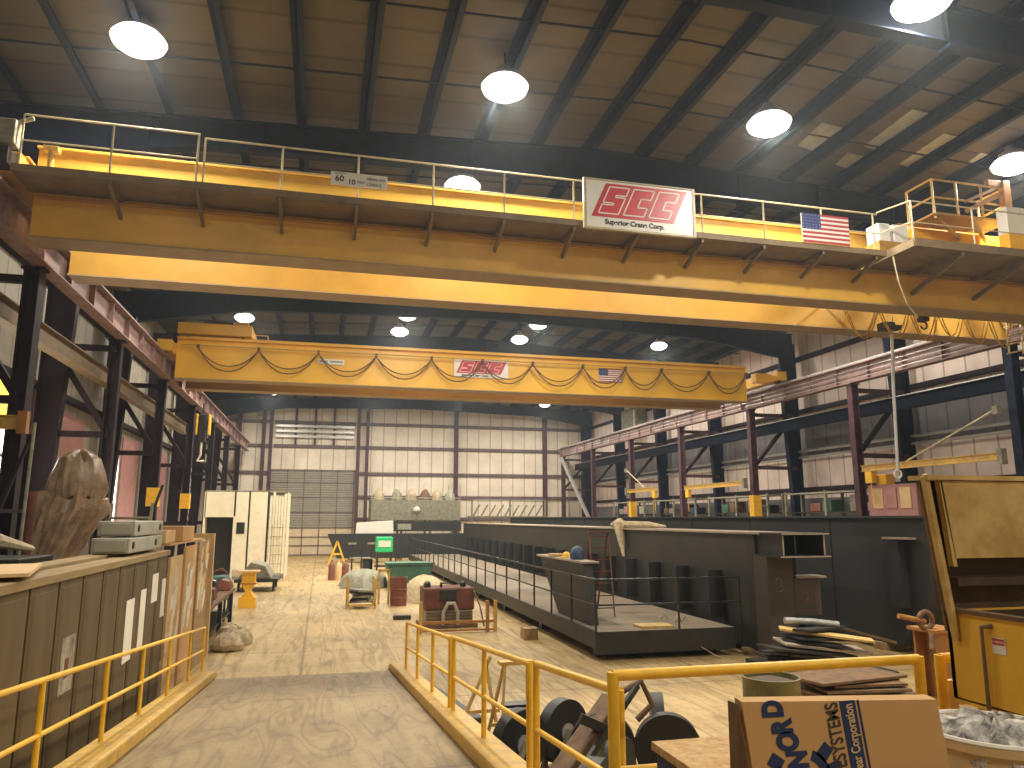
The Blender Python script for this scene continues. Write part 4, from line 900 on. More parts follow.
for i, x in enumerate((.72, 1.12, 1.5)):
    tag(MB().lathe((x, 45.5, 0), [(.19, 0), (.19, .8), (.1, .95), (.05, 1.0), (.05, 1.1), (0, 1.1)], 14).build('gas_bottle', 'drumr' if i != 1 else 'card2', smooth=True), '%s gas bottle standing left of the grey heap' % ['left maroon', 'middle pale', 'right maroon'][i], 'gas bottle')
t = thing('trestle', 'yellow A-frame trestle far down the aisle before the dark beam', 'trestle', (1.3, 60, 0))
for y in (59.6, 60.4):
    for s_ in (-1, 1): MB().bar((1.3 + s_ * .65, y, 0), (1.3, y, 1.75), .12, .12).build('leg', 'ryel', t)
MB().box(1.0, 1.6, 59.5, 60.5, .75, .85).build('crossbar', 'ryel', t)
t = thing('welding_machine', 'bright green welding machine on a dark trolley far down the aisle', 'welder', (4.1, 52, 0))
MB().box(3.65, 4.75, 51.7, 52.6, 1.25, 2.25).build('case', 'green', t, bevel=.05); MB().box(3.8, 4.6, 51.66, 51.7, 1.6, 2.0).build('front_panel', 'paper', t)
for x in (3.75, 4.65): MB().box(x - .05, x + .05, 51.8, 52.5, .3, 1.25).build('leg', 'blkp', t)
for x in (3.75, 4.65): MB().path([(x - .04, 52.1, .2), (x + .04, 52.1, .2)], .19, 12).build('wheel', 'blk', t)
MB().box(3.6, 4.8, 51.7, 52.6, .3, .4).build('trolley_deck', 'blkp', t)
t = thing('tool_table', 'dark tool table with upright legs just left of the green welder', 'table', (2.5, 50, 0))
MB().box(1.9, 3.3, 49.5, 50.5, .95, 1.02).build('table_top', 'greyt', t)
for x in (2.0, 2.6, 3.2): MB().box(x - .05, x + .05, 49.6, 49.7, 0, 1.9).build('upright', 'blkp', t)
for x in (2.0, 3.2): MB().box(x - .25, x + .25, 49.5, 49.8, 1.85, 1.95).build('cap_bar', 'greyt', t)
MB().box(2.7, 3.3, 49.6, 50.3, 0, .9).build('drawer_unit', 'blkp', t)
# far dark girder lying across, white tarp roll, elevated storage
t = thing('steel_girder', 'dark girder with a sloped end lying across the hall before the back wall', 'girder', (6, 63, 0))
MB().prism([(1.35, .35), (12.4, .35), (12.4, 2.25), (.55, 2.25)], 62.3, 63.4, 1).build('web_box', 'dark2', t)
for x in (2.2, 6, 10): MB().box(x, x + .5, 62.4, 63.3, 0, .35).build('support_block', 'wood', t)
tag(MB().prism([(2.75, 2.26), (5.75, 2.26), (5.72, 3.3), (2.8, 3.12)], 62.5, 63.2, 1).build('white_bundle', 'white', bevel=.03), 'long white wrapped bundle on top of the far dark girder', 'bundle')
t = thing('mezzanine', 'grey raised storage platform with panelled front before the back wall', 'mezzanine', (8.5, 70, 0))
MB().box(4.3, 12.3, 68.5, 68.6, 3.3, 5.0).build('front_panel', 'greyt', t); MB().box(4.3, 12.3, 68.5, 72.5, 5.0, 5.1).build('deck', 'greyt', t)
MB().box(5.9, 12.3, 67.9, 68.4, 2.35, 3.2).build('lower_beam', 'dark2', t)
for x in (4.4, 7.0, 9.6, 12.2):
    for y in (68.7, 72.3): MB().box(x - .1, x + .1, y - .1, y + .1, 0, 5.0).build('post', 'greyt', t)
for x in (4.3, 11.2, 12.3): MB().box(x - .04, x + .04, 68.5, 68.58, 5.1, 6.4).build('rail_post', 'grey', t)
MB().box(4.3, 12.3, 68.5, 68.56, 5.25, 5.33).build('toe_rail', 'grey', t)
MB().box(6.6, 7.8, 67.85, 67.9, 2.5, 3.0).build('control_box', 'grey', t)
tag(MB().lathe((8.3, 68.2, 4.25), [(0, -.3), (.3, -.1), (.3, .1), (0, .3)], 14).build('wall_lamp', 'paper', smooth=True), 'small pale dome lamp on the front of the far storage platform', 'lamp')
for i, (x, m) in enumerate(((5.0, 'canvas'), (6.6, 'greyt'), (7.9, 'canvas'), (9.2, 'rustb'), (10.3, 'canvas'), (11.5, 'grey'))):
    tag(heap('stored_bundle', m, (x, 69.6), .5, .7, .95, '', 'bundle', 20 + i), 'round wrapped bundle on the far storage platform, %s' % ['leftmost', 'second from the left', 'third from the left', 'fourth from the left', 'fifth from the left', 'rightmost'][i], 'bundle').location.z = 5.105
t = thing('grating_stack', 'green-grey stack of gratings on legs right of the far storage platform', 'grating', (17, 69, 0))
for k in range(9): MB().bar((13.6 + k * .75, 68.9, 3.7), (14.2 + k * .75, 68.9, 4.7), .25, .1).build('grating', 'greyt', t)
MB().box(13.2, 20.6, 68.4, 69.6, 3.55, 3.68).build('shelf', 'greyt', t)
for x in (13.4, 17, 20.4): MB().box(x - .08, x + .08, 68.5, 68.66, 0, 5.2).build('post', 'greyt', t)
MB().box(13.4, 20.4, 68.5, 68.56, 5.1, 5.2).build('top_bar', 'grey', t)

# ------------------------------------------------------------------ big dark girders
def holes_side(): pass
t = thing('box_girder', 'nearer huge dark box girder lying along the hall, with an open rectangular end', 'box girder', (11.6, 38, 0))
MB().box(11.05, 12.25, 17.95, 60, .16, 3.02).build('web_box', 'dark', t)
MB().box(10.95, 12.42, 17.6, 60, 3.08, 3.13).build('top_flange', 'edge', t)
MB().box(11.05, 12.3, 18, 60, 3.02, 3.08).build('flange_plate', 'dark', t)
b = MB(); b.box(11.12, 11.16, 16.8, 17.95, 2.58, 3.08); b.box(12.28, 12.32, 16.8, 17.95, 2.58, 3.08); b.box(11.0, 12.42, 16.72, 17.95, 3.08, 3.13); b.box(11.0, 12.42, 16.72, 17.95, 2.53, 2.58)
b.build('open_end', 'dark', t)
b = MB(); b.box(11.05, 12.4, 16.7, 16.72, 3.09, 3.125); b.box(11.0, 12.42, 16.7, 16.72, 2.535, 2.57); b.box(12.28, 12.32, 16.78, 16.8, 2.58, 3.08); b.box(11.12, 11.15, 16.78, 16.8, 2.58, 3.08); b.build('end_rim', 'edge', t)
MB().box(11.0, 11.74, 17.35, 17.95, .12, 2.53).build('end_plate', 'darkr', t)
b = MB(); b.box(11.85, 12.62, 17.5, 17.95, 1.05, 1.98); b.build('end_connection', 'darkr', t); MB().box(11.85, 12.75, 17.4, 17.95, 1.98, 2.03).build('connection_cap', 'edge', t)
for k in range(20):
    y = 19.7 + 2.0 * k; MB().box(10.62, 11.05, y, y + .05, .75, 2.06).build('stiffener', 'dark2', t)
MB().box(10.85, 11.9, 17.3, 17.36, .1, .14).build('foot_strip', 'edge', t)
for y in (18.2, 28, 38, 48, 58): MB().box(10.9, 12.5, y, y + .4, 0, .155).build('support_block', 'wood', t)
# chalk numbers on the end plates
ck = MB(); ck.path([(11.22, 17.34, 1.95), (11.30, 17.34, 2.02), (11.42, 17.34, 1.90), (11.34, 17.34, 1.80), (11.46, 17.34, 1.74), (11.30, 17.34, 1.66)], .008, 5); ck.build('chalk_scribble', 'edge', t)
ck = MB(); ck.path([(12.2 + .07 * math.sin(a * .8), 17.49, 1.42 + .09 * math.sin(a * 1.6)) for a in range(9)], .008, 5); ck.build('chalk_scribble', 'pink', t)
t = thing('box_girder', 'farther huge blue-grey box girder, taller and standing behind the nearer one', 'box girder', (15.5, 38, 0))
MB().prism([(16.0, 3.5), (60, 3.5), (60, .2), (17.4, .2), (16.4, 1.4)], 14.9, 16.5, 0).build('web_box', 'dark2', t)
MB().box(14.75, 16.65, 15.9, 60, 3.5, 3.56).build('top_flange', 'dark2', t)
b = MB(); b.box(14.6, 14.9, 16.6, 17.5, 2.95, 3.0); b.build('ledge', 'edge', t); MB().box(14.66, 14.9, 17.0, 17.4, 1.2, 2.9).build('bracket', 'dark2', t)
for y in (18, 28, 38, 48, 58): MB().box(14.8, 16.6, y, y + .4, 0, .2).build('support_block', 'wood', t)
for k in range(9): MB().box(14.88, 14.9, 20 + 4.4 * k, 20.04 + 4.4 * k, .3, 3.48).build('weld_seam', 'dark', t)
# the walkway platform
t = thing('steel_walkway', 'long black steel walkway with handrail along the nearer box girder', 'walkway', (8.9, 39, 0))
MB().box(6.8, 10.6, 18.4, 60, .66, .70).build('deck', 'deck', t)
b = MB(); b.box(6.8, 10.6, 18.35, 18.4, .16, .70); b.box(6.74, 6.8, 18.35, 60, .30, .72); b.build('fascia', 'dark', t)
MB().box(6.9, 10.5, 18.5, 60, .45, .64).build('underframe', 'blkp', t)
for y in (19, 24, 29, 34, 39, 44, 49, 54, 59): MB().box(7.0, 10.4, y, y + .3, 0, .45).build('support_block', 'blkp', t)
b = MB(); b.path([(6.78, 60, 1.96), (6.78, 18.42, 1.96), (10.82, 18.42, 1.96), (10.82, 18.42, .2)], .03, 8); b.build('top_rail', 'blkp', t, smooth=True)
b = MB(); b.path([(6.78, 60, 1.34), (6.78, 18.42, 1.34), (10.8, 18.42, 1.34)], .025, 8); b.build('mid_rail', 'blkp', t, smooth=True)
for k in range(23): MB().tube((6.78, 18.42 + 1.89 * k, .5), (6.78, 18.42 + 1.89 * k, 1.96), .03).build('rail_post', 'blkp', t)
MB().tube((9.05, 18.42, .7), (9.05, 18.42, 1.96), .03).build('rail_post', 'blkp', t)
t = thing('end_bracket', 'dark upside-down trapezoid bracket standing on the black walkway', 'bracket', (7.3, 21.5, .7))
MB().prism([(19.45, .705), (22.2, .705), (24.2, 2.28), (19.9, 2.28)], 7.0, 7.25, 0).build('body', 'dark', t, bevel=.01)
MB().box(6.92, 7.42, 19.8, 24.3, 2.28, 2.33).build('top_flange', 'edge', t)
tag(MB().lathe((7.17, 21.9, 2.335), [(.15, 0), (.17, .02), (.13, .04), (.12, .1), (.07, .16), (0, .18)], 16).build('hard_hat', 'ryel', smooth=True), 'yellow hard hat on the dark trapezoid bracket', 'hard hat')
tag(MB().lathe((7.17, 20.9, 2.335), [(.2, 0), (.22, .15), (.16, .3), (.05, .38), (0, .38)], 14).build('tool_bag', 'blueish', smooth=True), 'dark blue bag on the bracket between the hard hat and the red ladder', 'bag')
lad = ladder('step_ladder', 'red fibreglass stepladder standing on the walkway against the dark girder', (8.0, 21.0, .71), (8.25, 22.0, 3.05), .62, 7, 'rust')
for s_ in (-.28, .28): MB().bar((8.2 + s_, 22.9, .71), (8.25 + s_, 22.05, 3.05), .04, .06).build('rear_leg', 'rust', lad)
MB().box(7.9, 8.6, 21.9, 22.15, 3.05, 3.1).build('top_cap', 'rust', lad)
tag(MB().box(6.9, 8.0, 22.6, 22.9, 2.34 + .0, 2.42).build('level_bar', 'card2'), 'pale bar lying across the dark trapezoid bracket', 'bar')
b = MB(); b.path([(11.5, 29.0, 3.22), (11.2, 27.6, 3.3), (10.9, 26.9, 3.22), (10.88, 26.6, 2.6), (10.86, 26.4, 2.1)], [.12, .2, .2, .14, .05], 10); b.path([(11.0, 27.0, 3.25), (11.7, 26.0, 3.24), (12.1, 25.4, 3.2)], [.15, .13, .04], 8)
tag(b.build('draped_cloth', 'canvas', smooth=True), 'tan rope-like cloth draped over the top edge of the nearer box girder', 'cloth')
for i, (x, y) in enumerate(((9.4, 19.4), (9.6, 19.7), (9.85, 19.5), (9.5, 20.0))):
    a = i * .9; tag(MB().path([(x, y, .73), (x + .12 * math.cos(a), y + .1 * math.sin(a), .85), (x + .22 * math.cos(a), y + .2 * math.sin(a), .73)], .02, 6).build('wire_scrap', 'edge'), 'curled pale wire scrap on the walkway deck near the front rail', 'scrap', 'wire scraps on the walkway deck')
tag(MB().box(8.1, 9.0, 18.6, 19.2, .705, .76).build('flat_plate', 'tan'), 'tan plate lying on the walkway deck behind the front rail', 'plate')
tag(MB().tube((9.6, 18.34, .25), (9.9, 17.9, .02), .015).build('thin_rod', 'edge'), 'thin pale rod leaning on the walkway fascia', 'rod') 
tag(MB().box(5.9, 6.3, 22.0, 22.5, 0, .32).build('timber_block', 'wood'), 'small timber block on the floor beside the walkway', 'block')

# ------------------------------------------------------------------ right: scrap, barrel, vise post
def scrap(x, y, z, sx, sy, sz, rot, m, l):
    return tag(MB().cbox((x, y, z), (sx, sy, sz), rot).build('steel_plate', m, bevel=.006), l, 'steel plate')
pile = ['lowest', 'second lowest', 'third lowest', 'fourth lowest', 'middle one', 'fourth from the top', 'third from the top', 'second from the top', 'topmost']
for i in range(9):
    tag(MB().cbox((9.55 + .10 * math.sin(i * 2.1), 12.6, .05 + i * .075), (2.0 - .2 * (i % 4), 1.3 - .15 * (i % 3), .045), (0, 0, .16 * math.sin(i * 1.7))).build('timber_board', 'rustb' if i % 3 else 'woodd'), 'rough brown board in the pile right of the olive barrel, ' + pile[i], 'board', 'boards in the scrap pile')
tag(MB().box(9.7, 12.0, 14.2, 16.4, .0, .3).build('scrap_pallet', 'dark'), 'low dark steel pallet under the loose plates by the box girder end', 'pallet')
rnd = random.Random(5)
ms = ['dark2', 'dark', 'greyt', 'dark2', 'dark', 'edge', 'dark', 'dark2', 'tan', 'dark2']
for i in range(10):
    m_ = ms[i]
    scrap(10.3 + rnd.uniform(-.25, .55), 15.0 + rnd.uniform(-.4, .5), .36 + i * .085, rnd.uniform(1.1, 1.9), rnd.uniform(.4, .95), .05, (rnd.uniform(-.05, .05), rnd.uniform(.02, .12), rnd.uniform(-.5, .5)), m_,
          '%s loose plate on the scrap pallet, %s' % ({'dark2': 'blue-black', 'dark': 'black', 'greyt': 'grey', 'edge': 'dusty pale', 'tan': 'tan'}[m_], ['lowest', 'second lowest', 'third lowest', 'fourth lowest', 'fifth lowest', 'fifth from the top', 'fourth from the top', 'third from the top', 'second from the top', 'topmost'][i]))
b = MB(); b.path([(10.0, 15.2, 1.28), (10.6, 15.1, 1.25), (11.2, 15.0, 1.18)], .07, 12); tag(b.build('metal_tube', 'steel', smooth=True), 'shiny tube lying on the scrap pile', 'tube')
tag(MB().bar((11.4, 15.6, 1.1), (12.6, 14.9, .75), .05, .05).build('metal_bar', 'rustb'), 'thin rusty bar sticking out to the right of the scrap pile', 'bar')
t = thing('barrel', 'open olive-yellow steel barrel in front of the box girder end', 'barrel', (6.55, 10.4, 0))
MB().lathe((6.55, 10.4, 0), [(.40, 0), (.41, .38), (.43, .40), (.41, .42), (.41, .8), (.43, .82), (.41, .84), (.41, 1.16), (.43, 1.2), (.39, 1.2), (.38, .5), (0, .5)], 28).build('shell', 'drumg', t, smooth=True)
tag(MB().lathe((6.55, 10.4, .51), [(.36, 0), (.36, .62), (.2, .66), (0, .64)], 14).build('barrel_waste', 'rustd', smooth=True), 'rusty scrap filling the olive barrel', 'scrap', kind='stuff')  # filling put in to make the barrel's inside dark
t = thing('vise_post', 'rusty orange steel post with a pipe vise on top, behind the rail gap', 'vise stand', (11.9, 13.0, 0))
MB().ibeam(11.9, 13.0, .04, 1.3, .55, .55, .05, ax=1).build('post', 'orange', t); MB().box(11.5, 12.3, 12.6, 13.4, 0, .04).build('base_plate', 'orange', t); MB().box(11.55, 12.3, 12.65, 13.35, 1.3, 1.36).build('top_plate', 'orange', t)
MB().path([(11.62 + .16 * math.cos(a * PI / 6), 12.9, 1.52 + .16 * math.sin(a * PI / 6)) for a in range(13)], .05).build('vise_jaw', 'rustb', t); MB().tube((11.0, 12.9, 1.62), (11.6, 12.9, 1.5), .05).build('vise_handle', 'orange', t)
MB().path([(11.5, 12.65, 1.3), (11.4, 12.55, 1.05), (11.5, 12.6, .8)], .05).build('chain_loop', 'rustb', t)
# roller stands with black wheels behind the near right rail
def roller(x, y, label, rz_=0.0, n=2, sc=1.0):
    t = thing('pipe_roller', label, 'roller stand', (x, y, 0), 'black wheeled roller stands behind the ramp rail')
    c, s_ = math.cos(rz_), math.sin(rz_)
    def tr(dx, dy): return (x + dx * c - dy * s_, y + dx * s_ + dy * c)
    for dx in ([-.42, .42] if n == 2 else [0]):
        p = tr(dx, -.09); q = tr(dx, .09)
        MB().path([(*p, .56), (*q, .56)], .43, 28).build('wheel', 'blk', t, smooth=True)
        p2 = tr(dx, -.11); q2 = tr(dx, .11)
        MB().path([(*p2, .56), (*q2, .56)], .12, 14).build('hub', 'steel', t)
        for sg_ in (-.13, .13):
            a = tr(dx - .30, sg_); b_ = tr(dx + .30, sg_); m_ = tr(dx, sg_)
            MB().bar((*a, .04), (*m_, .60), .05, .07).build('fork_leg', 'greyt', t); MB().bar((*b_, .04), (*m_, .60), .05, .07).build('fork_leg', 'greyt', t)
    a, b_ = tr(-.75, 0), tr(.75, 0)
    MB().bar((*a, .05), (*b_, .05), .4, .09).build('base', 'rustb', t)
    return t
roller(3.05, 10.5, 'black wheeled roller stand under the middle rail post', .5)
roller(4.1, 9.75, 'black wheeled roller stand behind the near rail corner post', -.35)
roller(4.85, 10.7, 'single black wheel stand right of the near rail corner post', 1.2, n=1)
roller(3.2, 8.4, 'nearest black wheeled roller stand, low behind the ramp rail', .9)
t = thing('clamp_frame', 'rusty brown clamp frame with a bent handle lying across the black rollers', 'clamp', (3.5, 9.9, .3))
MB().bar((2.9, 9.4, .35), (3.9, 10.0, 1.12), .3, .14).build('beam', 'rustb', t, bevel=.02); MB().bar((3.1, 9.25, .4), (4.2, 9.85, 1.3), .05, .08).build('bar', 'blkp', t)
MB().path([(3.95, 9.9, 1.2), (4.25, 9.85, 1.35), (4.4, 9.85, 1.05), (4.2, 9.9, .85)], .045).build('handle', 'rustb', t); MB().bar((3.3, 9.6, 1.0), (3.75, 9.6, .8), .1, .12).build('jaw', 'dark', t)
# yellow stepladder
lad = thing('step_ladder', 'small yellow stepladder with black steps behind the right ramp rail', 'ladder', (2.85, 11.0, 0))
for s_ in (-1, 1):
    MB().bar((2.85 + s_ * .34, 10.7, 0), (2.85 + s_ * .17, 11.1, 1.42), .03, .07).build('front_leg', 'tan', lad); MB().bar((2.85 + s_ * .34, 11.8, 0), (2.85 + s_ * .17, 11.16, 1.4), .03, .05).build('rear_leg', 'tan', lad)
for z in (.42, .85): MB().box(2.85 - .3 + z * .1, 2.85 + .3 - z * .1, 10.7 + z * .25, 10.95 + z * .25, z, z + .04).build('step', 'blkp', lad)
MB().box(2.6, 3.1, 11.05, 11.25, 1.40, 1.45).build('top_cap', 'ryel2', lad); MB().box(2.62, 3.08, 11.75, 11.79, .4, .45).build('rear_brace', 'tan', lad)
t = thing('barricade', 'thin yellow folding barricade between the stepladder and the rail', 'barricade', (2.5, 12.6, 0))
MB().bar((2.15, 12.4, .02), (2.75, 12.4, 1.3), .05, .05).build('leg', 'tan', t); MB().bar((2.9, 12.4, .02), (2.65, 12.4, 1.3), .05, .05).build('leg', 'tan', t); MB().box(2.25, 2.9, 12.37, 12.43, .45, .5).build('crossbar', 'tan', t)
tag(MB().bar((2.3, 16.3, .05), (2.75, 13.4, .08), .25, .1).build('black_bag', 'blk', bevel=.03), 'long black bag lying on the floor beside the right kerb', 'bag')

# ------------------------------------------------------------------ platform: job box, carton, crate, waste drum
t = thing('job_box', 'open yellow steel job box with a tan lid standing up, at the right edge', 'job box', (4.8, 3.6, 1.27))
xa, ya, yb_ = 3.87, 4.12, 2.2
b = MB(); b.box(xa, xa + .03, yb_, ya, 2.40, 2.93); b.box(xa, 6.2, yb_, yb_ + .03, 2.40, 2.93); b.box(xa, 6.2, ya - .03, ya, 2.40, 2.93); b.box(6.17, 6.2, yb_, ya, 2.40, 2.93); b.box(xa, 6.2, yb_, ya, 2.38, 2.41)
b.build('body', 'hopy', t)
b = MB(); b.box(xa - .02, xa + .05, yb_, ya, 2.92, 2.945); b.build('rim', 'rustb', t)
b = MB(); b.box(xa + .031, xa + .04, yb_ + .04, ya - .04, 2.42, 2.92); b.box(xa + .04, 6.16, ya - .045, ya - .031, 2.42, 2.92); b.box(xa + .04, 6.16, yb_ + .04, ya - .045, 2.412, 2.42); b.build('inner_lining', 'rustd', t)  # lining added to darken the inside of the box
MB().box(xa + .3, 6.1, ya - .4, ya - .2, 2.7, 2.86).build('inner_tray', 'rustb', t)
b = MB()
for y in (2.4, 3.1, 3.95): b.box(xa + .05, xa + .15, y - .05, y + .05, 1.275, 2.38)
b.box(xa + .04, xa + .16, yb_ + .1, ya - .05, 2.18, 2.28); b.build('base_frame', 'ryel2', t)
for y in (2.35, 3.9): MB().box(6.0, 6.1, y, y + .1, 1.275, 2.38).build('leg', 'ryel2', t)
b = MB(); b.box(xa - .02, 6.2, ya + .02, ya + .05, 2.9, 3.74); b.box(xa + .02, 6.2, ya - .1, ya + .02, 3.08, 3.13); b.build('lid_inner', 'rustd', t)['label'] = 'dark rusty lid recess'
MB().prism([(xa + .02, 3.25), (6.2, 3.25), (6.2, 3.735), (xa - .04, 3.735)], ya - .10, ya - .07, 1).build('lid_plate', 'tan', t)['label'] = 'scuffed tan lid plate'
b = MB(); b.prism([(xa - .155, 3.76), (xa - .125, 3.78), (xa + .0, 2.75), (xa - .03, 2.75)], ya - .1, ya - .06, 1); b.prism([(xa - .05, 3.77), (xa - .03, 3.77), (xa + .03, 3.2), (xa + .0, 3.2)], ya - .1, ya - .06, 1)
b.box(xa - .15, 6.2, ya - .12, ya + .05, 3.74, 3.77); b.build('lid_edge', 'tan', t)
MB().prism([(xa - .13, 3.74), (xa - .04, 3.74), (xa + .05, 2.95), (xa - .02, 2.80)], ya - .02, ya + .0, 1).build('lid_side_channel', 'rustb', t)
sn = MB().box(xa - .006, xa, 3.70, 3.79, 2.72, 2.81).build('warning_sticker', 'white', t); MB().box(xa - .009, xa - .006, 3.705, 3.785, 2.77, 2.805).build('red_band', 'red', sn)
text('lettering', 'DANGER', .019, 'white', sn, (xa - .0095, 3.782, 2.78), (0, -1, 0), (0, 0, 1), extrude=.001)
b = MB(); b.path([(xa + .0, 3.78, 2.87), (xa - .03, 3.83, 2.86), (xa - .03, 3.84, 2.2), (xa - .02, 3.84, 1.9)], .013, 8); b.build('latch_rod', 'rustb', t, smooth=True)

# carton
def rotY(p, c, a):
    x, z = p[0] - c[0], p[2] - c[2]; return (c[0] + x * math.cos(a) + z * math.sin(a), p[1], c[2] - x * math.sin(a) + z * math.cos(a))
cx0, cx1, cy, cz0, cz1 = 1.63, 2.54, 2.80, 1.275, 2.79
t = thing('cardboard_carton', 'large brown cardboard carton printed in navy, nearest to the camera', 'carton', (2.0, 3.0, 1.275))
lean = .13
def shx(z): return (cz1 - z) * lean
b = MB(); b.add([(cx0 + shx(cz0), cy, cz0), (cx1 + shx(cz0), cy, cz0), (cx1, cy + .0, cz1 - .04), (cx0, cy, cz1), (cx0 + shx(cz0), cy + .07, cz0), (cx1 + shx(cz0), cy + .07, cz0), (cx1 - .01, cy + .05, cz1 - .03), (cx0 - .003, cy + .05, cz1 + .008)],
      [(0, 1, 2, 3), (1, 5, 6, 2), (5, 4, 7, 6), (0, 4, 5, 1), (3, 2, 6, 7), (4, 0, 3, 7)])
b.build('box_body', 'card', t)
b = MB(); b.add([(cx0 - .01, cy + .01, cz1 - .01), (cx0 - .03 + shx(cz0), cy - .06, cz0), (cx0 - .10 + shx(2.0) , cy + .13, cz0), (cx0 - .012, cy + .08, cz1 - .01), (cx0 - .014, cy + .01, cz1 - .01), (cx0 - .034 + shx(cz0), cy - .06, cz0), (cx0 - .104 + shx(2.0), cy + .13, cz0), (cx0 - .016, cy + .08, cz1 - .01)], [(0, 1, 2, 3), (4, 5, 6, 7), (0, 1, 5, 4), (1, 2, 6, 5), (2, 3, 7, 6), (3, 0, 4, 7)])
b.build('side_flap', 'rustb', t)['label'] = 'shadowed side flap'  # dark brown stands for the shade in the carton's open fold
up = Vector((-lean, 0, 1)).normalized(); rt = Vector((1, 0, lean)).normalized()
def fp(u, v): return (cx0 + u - (v - 0) * 0 + lean * v, cy - .004, cz1 - v)     # u right along the top, v down the leaning face
yl = cy - .003
for ch, x_, z_, s_ in (('D', 1.806, 2.725, .118), ('R', 1.843, 2.662, .118), ('O', 1.868, 2.597, .122), ('N', 1.905, 2.530, .118)):
    text('lettering', ch, s_, 'blue', t, (x_, yl, z_), up, -rt, extrude=.001, bold=.007, shear=.2, sx=.72)
text('lettering', 'DRIVESYSTEMS', .082, 'ink', t, (2.055, yl, 2.770), (Vector((-.12, 0, 1))), Vector((-1, 0, -.12)), extrude=.001, sx=.70, align='RIGHT', bold=.001)
b = MB(); z0_, z1_ = cz0 + .3, cz1 - .02; xb0, xb1 = 2.068, 2.14
def bx_(x, z): return x + (z1_ - z) * lean
b.add([(bx_(xb0, z1_), yl, z1_), (bx_(xb1, z1_), yl, z1_), (bx_(xb1, z0_), yl, z0_), (bx_(xb0, z0_), yl, z0_)] + [(bx_(xb0, z1_), yl + .003, z1_), (bx_(xb1, z1_), yl + .003, z1_), (bx_(xb1, z0_), yl + .003, z0_), (bx_(xb0, z0_), yl + .003, z0_)], [(0, 1, 2, 3), (4, 5, 6, 7), (0, 1, 5, 4), (1, 2, 6, 5), (2, 3, 7, 6), (3, 0, 4, 7)])
b.build('printed_band', 'blue', t)
b = MB(); b.bar((bx_(2.155, z1_), yl + .001, z1_), (bx_(2.155, z0_), yl + .001, z0_), .003, .008, up=(1, 0, 0)); b.build('printed_line', 'blue', t)
text('lettering', 'Gear Corporation', .058, 'card2', t, (2.123, yl - .002, 2.76), up, -rt, extrude=.001, sx=.64, align='RIGHT', bold=.001)
# printed gear mark
gc = (1.885, 0, 2.475); g_ = MB(); yg = yl + .001
def quad(pts): g_.add([(gc[0] + r_ * math.cos(R(a_)), yg + dy, gc[2] + r_ * math.sin(R(a_))) for dy in (0, .0015) for (r_, a_) in pts], [(0, 1, 2, 3), (4, 5, 6, 7), (0, 1, 5, 4), (1, 2, 6, 5), (2, 3, 7, 6), (3, 0, 4, 7)])
for a0, a1, tt in ((-60, 66, (-45, -14, 17, 47)), (146, 250, (145, 172, 200, 230))):
    g_ = MB()
    for a in range(a0, a1, 8): quad([(.088, a), (.128, a), (.128, a + 8), (.088, a + 8)])
    for a in tt: quad([(.12, a - 13), (.18, a - 8), (.18, a + 8), (.12, a + 13)])
    g_.build('printed_gear', 'blue', t)
# crate
t = thing('crate', 'low crate with a strand-board top and navy side, left of the big carton', 'crate', (2.2, 3.5, 1.275))
MB().box(1.76, 2.7, 3.22, 3.9, 1.275, 2.30).build('sides', 'blue', t); MB().box(1.74, 2.72, 3.2, 3.92, 2.30, 2.34).build('lid_board', 'osb', t)
# waste drum with plastic bag
t = thing('waste_drum', 'cream drum with a light rim at the bottom right corner', 'drum', (3.33, 3.3, 1.275))
MB().box(2.95, 3.7, 2.95, 3.65, 1.275, 1.57).build('base_pad', 'wood', t)
MB().lathe((3.33, 3.3, 1.57), [(.34, 0), (.34, .4), (.355, .42), (.34, .44), (.34, .82), (.36, .84), (.36, .88), (.33, .88), (.32, .4), (0, .4)], 36).build('shell', 'card2', t, smooth=True)
MB().path([(3.33 + .35 * math.cos(a * PI / 18), 3.3 + .35 * math.sin(a * PI / 18), 2.455) for a in range(37)], .014, 6).build('rim', 'paper', t, smooth=True)
rnd = random.Random(11); b = MB(); n = 40; vs = []; fs = []
prof = [(.30, 1.98), (.325, 2.38), (.315, 2.43), (.25, 2.46), (.16, 2.49), (.07, 2.50), (.0, 2.49)]
for i, (r, z) in enumerate(prof):
    for j in range(n):
        a = 2 * PI * j / n; q = 1 + (.0 if i == 0 else rnd.uniform(-.10, .08)); vs.append((3.33 + r * q * math.cos(a), 3.3 + r * q * math.sin(a), z + (0 if i < 1 else rnd.uniform(-.035, .04))))
for i in range(len(prof) - 1):
    for j in range(n): fs.append((i * n + j, i * n + (j + 1) % n, (i + 1) * n + (j + 1) % n, (i + 1) * n + j))
b.add(vs, fs); b.f.append(tuple(range(n))[::-1])
tag(b.build('plastic_bag', 'clear'), 'crumpled clear plastic bag with dark waste bulging from the cream drum', 'plastic bag')

# ------------------------------------------------------------------ storage along the right wall, seen above the girders
def rack(y0, y1, label, seed):
    rnd = random.Random(seed); t = thing('storage_rack', label, 'rack', (25.2, y0, 0))
    for y in (y0, (y0 + y1) / 2, y1):
        for x in (24.9, 25.9): MB().box(x - .06, x + .06, y - .06, y + .06, 0, 4.9).build('upright', 'greyt', t)
    for z in (2.9, 3.75, 4.75): MB().box(24.85, 25.95, y0, y1, z, z + .07).build('shelf', 'grey' if z > 4 else 'dark', t)
    return t
k = 0
cols = ['rustb', 'card', 'blueish', 'greyt', 'drumr', 'grey', 'pink', 'teal', 'tan', 'blkp']
cn = {'rustb': 'rusty brown', 'card': 'brown', 'blueish': 'dark blue', 'greyt': 'grey', 'drumr': 'maroon', 'grey': 'light grey', 'pink': 'faded pink', 'teal': 'dark green', 'tan': 'tan', 'blkp': 'black'}
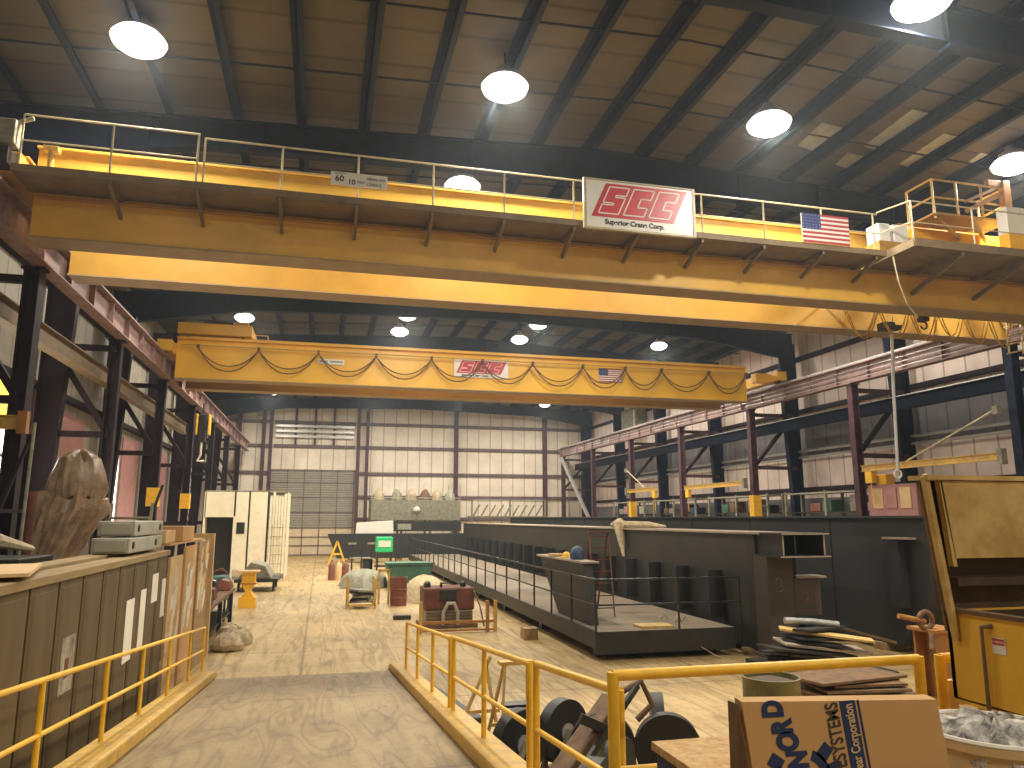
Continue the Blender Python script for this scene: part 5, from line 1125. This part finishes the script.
for ri, (a, b_, l) in enumerate(((16.5, 20.2, 'behind the job box lid'), (21.8, 28.4, 'right of the hanging rod'), (30.2, 37.0, 'left of the hanging rod'), (38.8, 45.6, 'just left of the yellow guarded column'), (47.5, 54.2, 'fifth down the hall'), (56.0, 62.5, 'last before the far corner'))):
    rack(a, b_, 'right wall storage rack ' + l, ri)
    y = a + .25; j = 0
    while y < b_ - .9:
        w = random.Random(100 * ri + j).uniform(.7, 1.3); h = random.Random(7 * ri + j).uniform(.35, .8); c_ = cols[(ri * 3 + j * 7) % 10]
        if j % 3 != 2:
            bb = MB().box(25.0, 25.8, y, y + w * .9, 3.825, 3.825 + h)
            tag(bb.build('storage_bin', c_, bevel=.03), '%s bin on the rack %s, %s along' % (cn[c_], l, ORD[j]), 'bin', 'bins on the right wall racks')
        y += w + .1; j += 1
b = thing('parts_cabinet', 'pinkish cabinet with a yellow light on top, right of the hanging rod column', 'cabinet', (23.2, 27.0, 3.6))
b.location = (23.6, 27.0, 0); WL[b.name] = Vector(b.location)
MB().box(23.2, 24.0, 25.6, 28.4, 0, 4.9).build('body', 'pink', b, bevel=.03); MB().box(23.25, 23.7, 27.3, 27.9, 4.9, 5.35).build('lamp_box', 'yel', b, bevel=.03)
for y in (26.2, 27.0, 27.8): MB().box(23.17, 23.2, y - .3, y + .3, 3.9, 4.75).build('door', 'card2' if y != 27 else 'pink', b)
for i, z in enumerate((6.6, 6.95)):
    tag(MB().tube((XRW - .45, 16, z + .3), (XRW - .45, 73, z + .3), .07, 8).build('wall_pipe', 'steel'), '%s of two long grey pipes on the right wall' % ['lower', 'upper'][i], 'pipe')
# roof exhaust box above right runway, far
t = thing('wall_fan', 'pale square fan box high on the right wall, above the far part of the runway', 'fan', (XRW - .8, 61, 11))
MB().box(XRW - 1.1, XRW - .05, 59.5, 62.8, 10.6, 13.0).build('housing', 'greyt', t, bevel=.05); MB().box(XRW - 1.12, XRW - 1.1, 59.8, 60.0, 10.8, 12.8).build('edge_trim', 'paper', t)

# ------------------------------------------------------------------ world, view
w = bpy.data.worlds.new('world'); SC.world = w; w.use_nodes = True
w.node_tree.nodes['Background'].inputs[0].default_value = (.6, .7, .85, 1); w.node_tree.nodes['Background'].inputs[1].default_value = .3
nt = w.node_tree                                   # thin bluish welding haze in the air
vs_ = nt.nodes.new('ShaderNodeVolumeScatter'); vs_.inputs['Color'].default_value = (.78, .88, 1.0, 1)
vs_.inputs['Density'].default_value = HAZE; vs_.inputs['Anisotropy'].default_value = .72
nt.links.new(vs_.outputs[0], nt.nodes['World Output'].inputs['Volume'])
SC.cycles.volume_bounces = 0
SC.view_settings.view_transform = 'Standard'; SC.view_settings.look = 'None'; SC.view_settings.gamma = 1.0
SC.view_settings.exposure = 0.12; SC.view_settings.use_curve_mapping = False
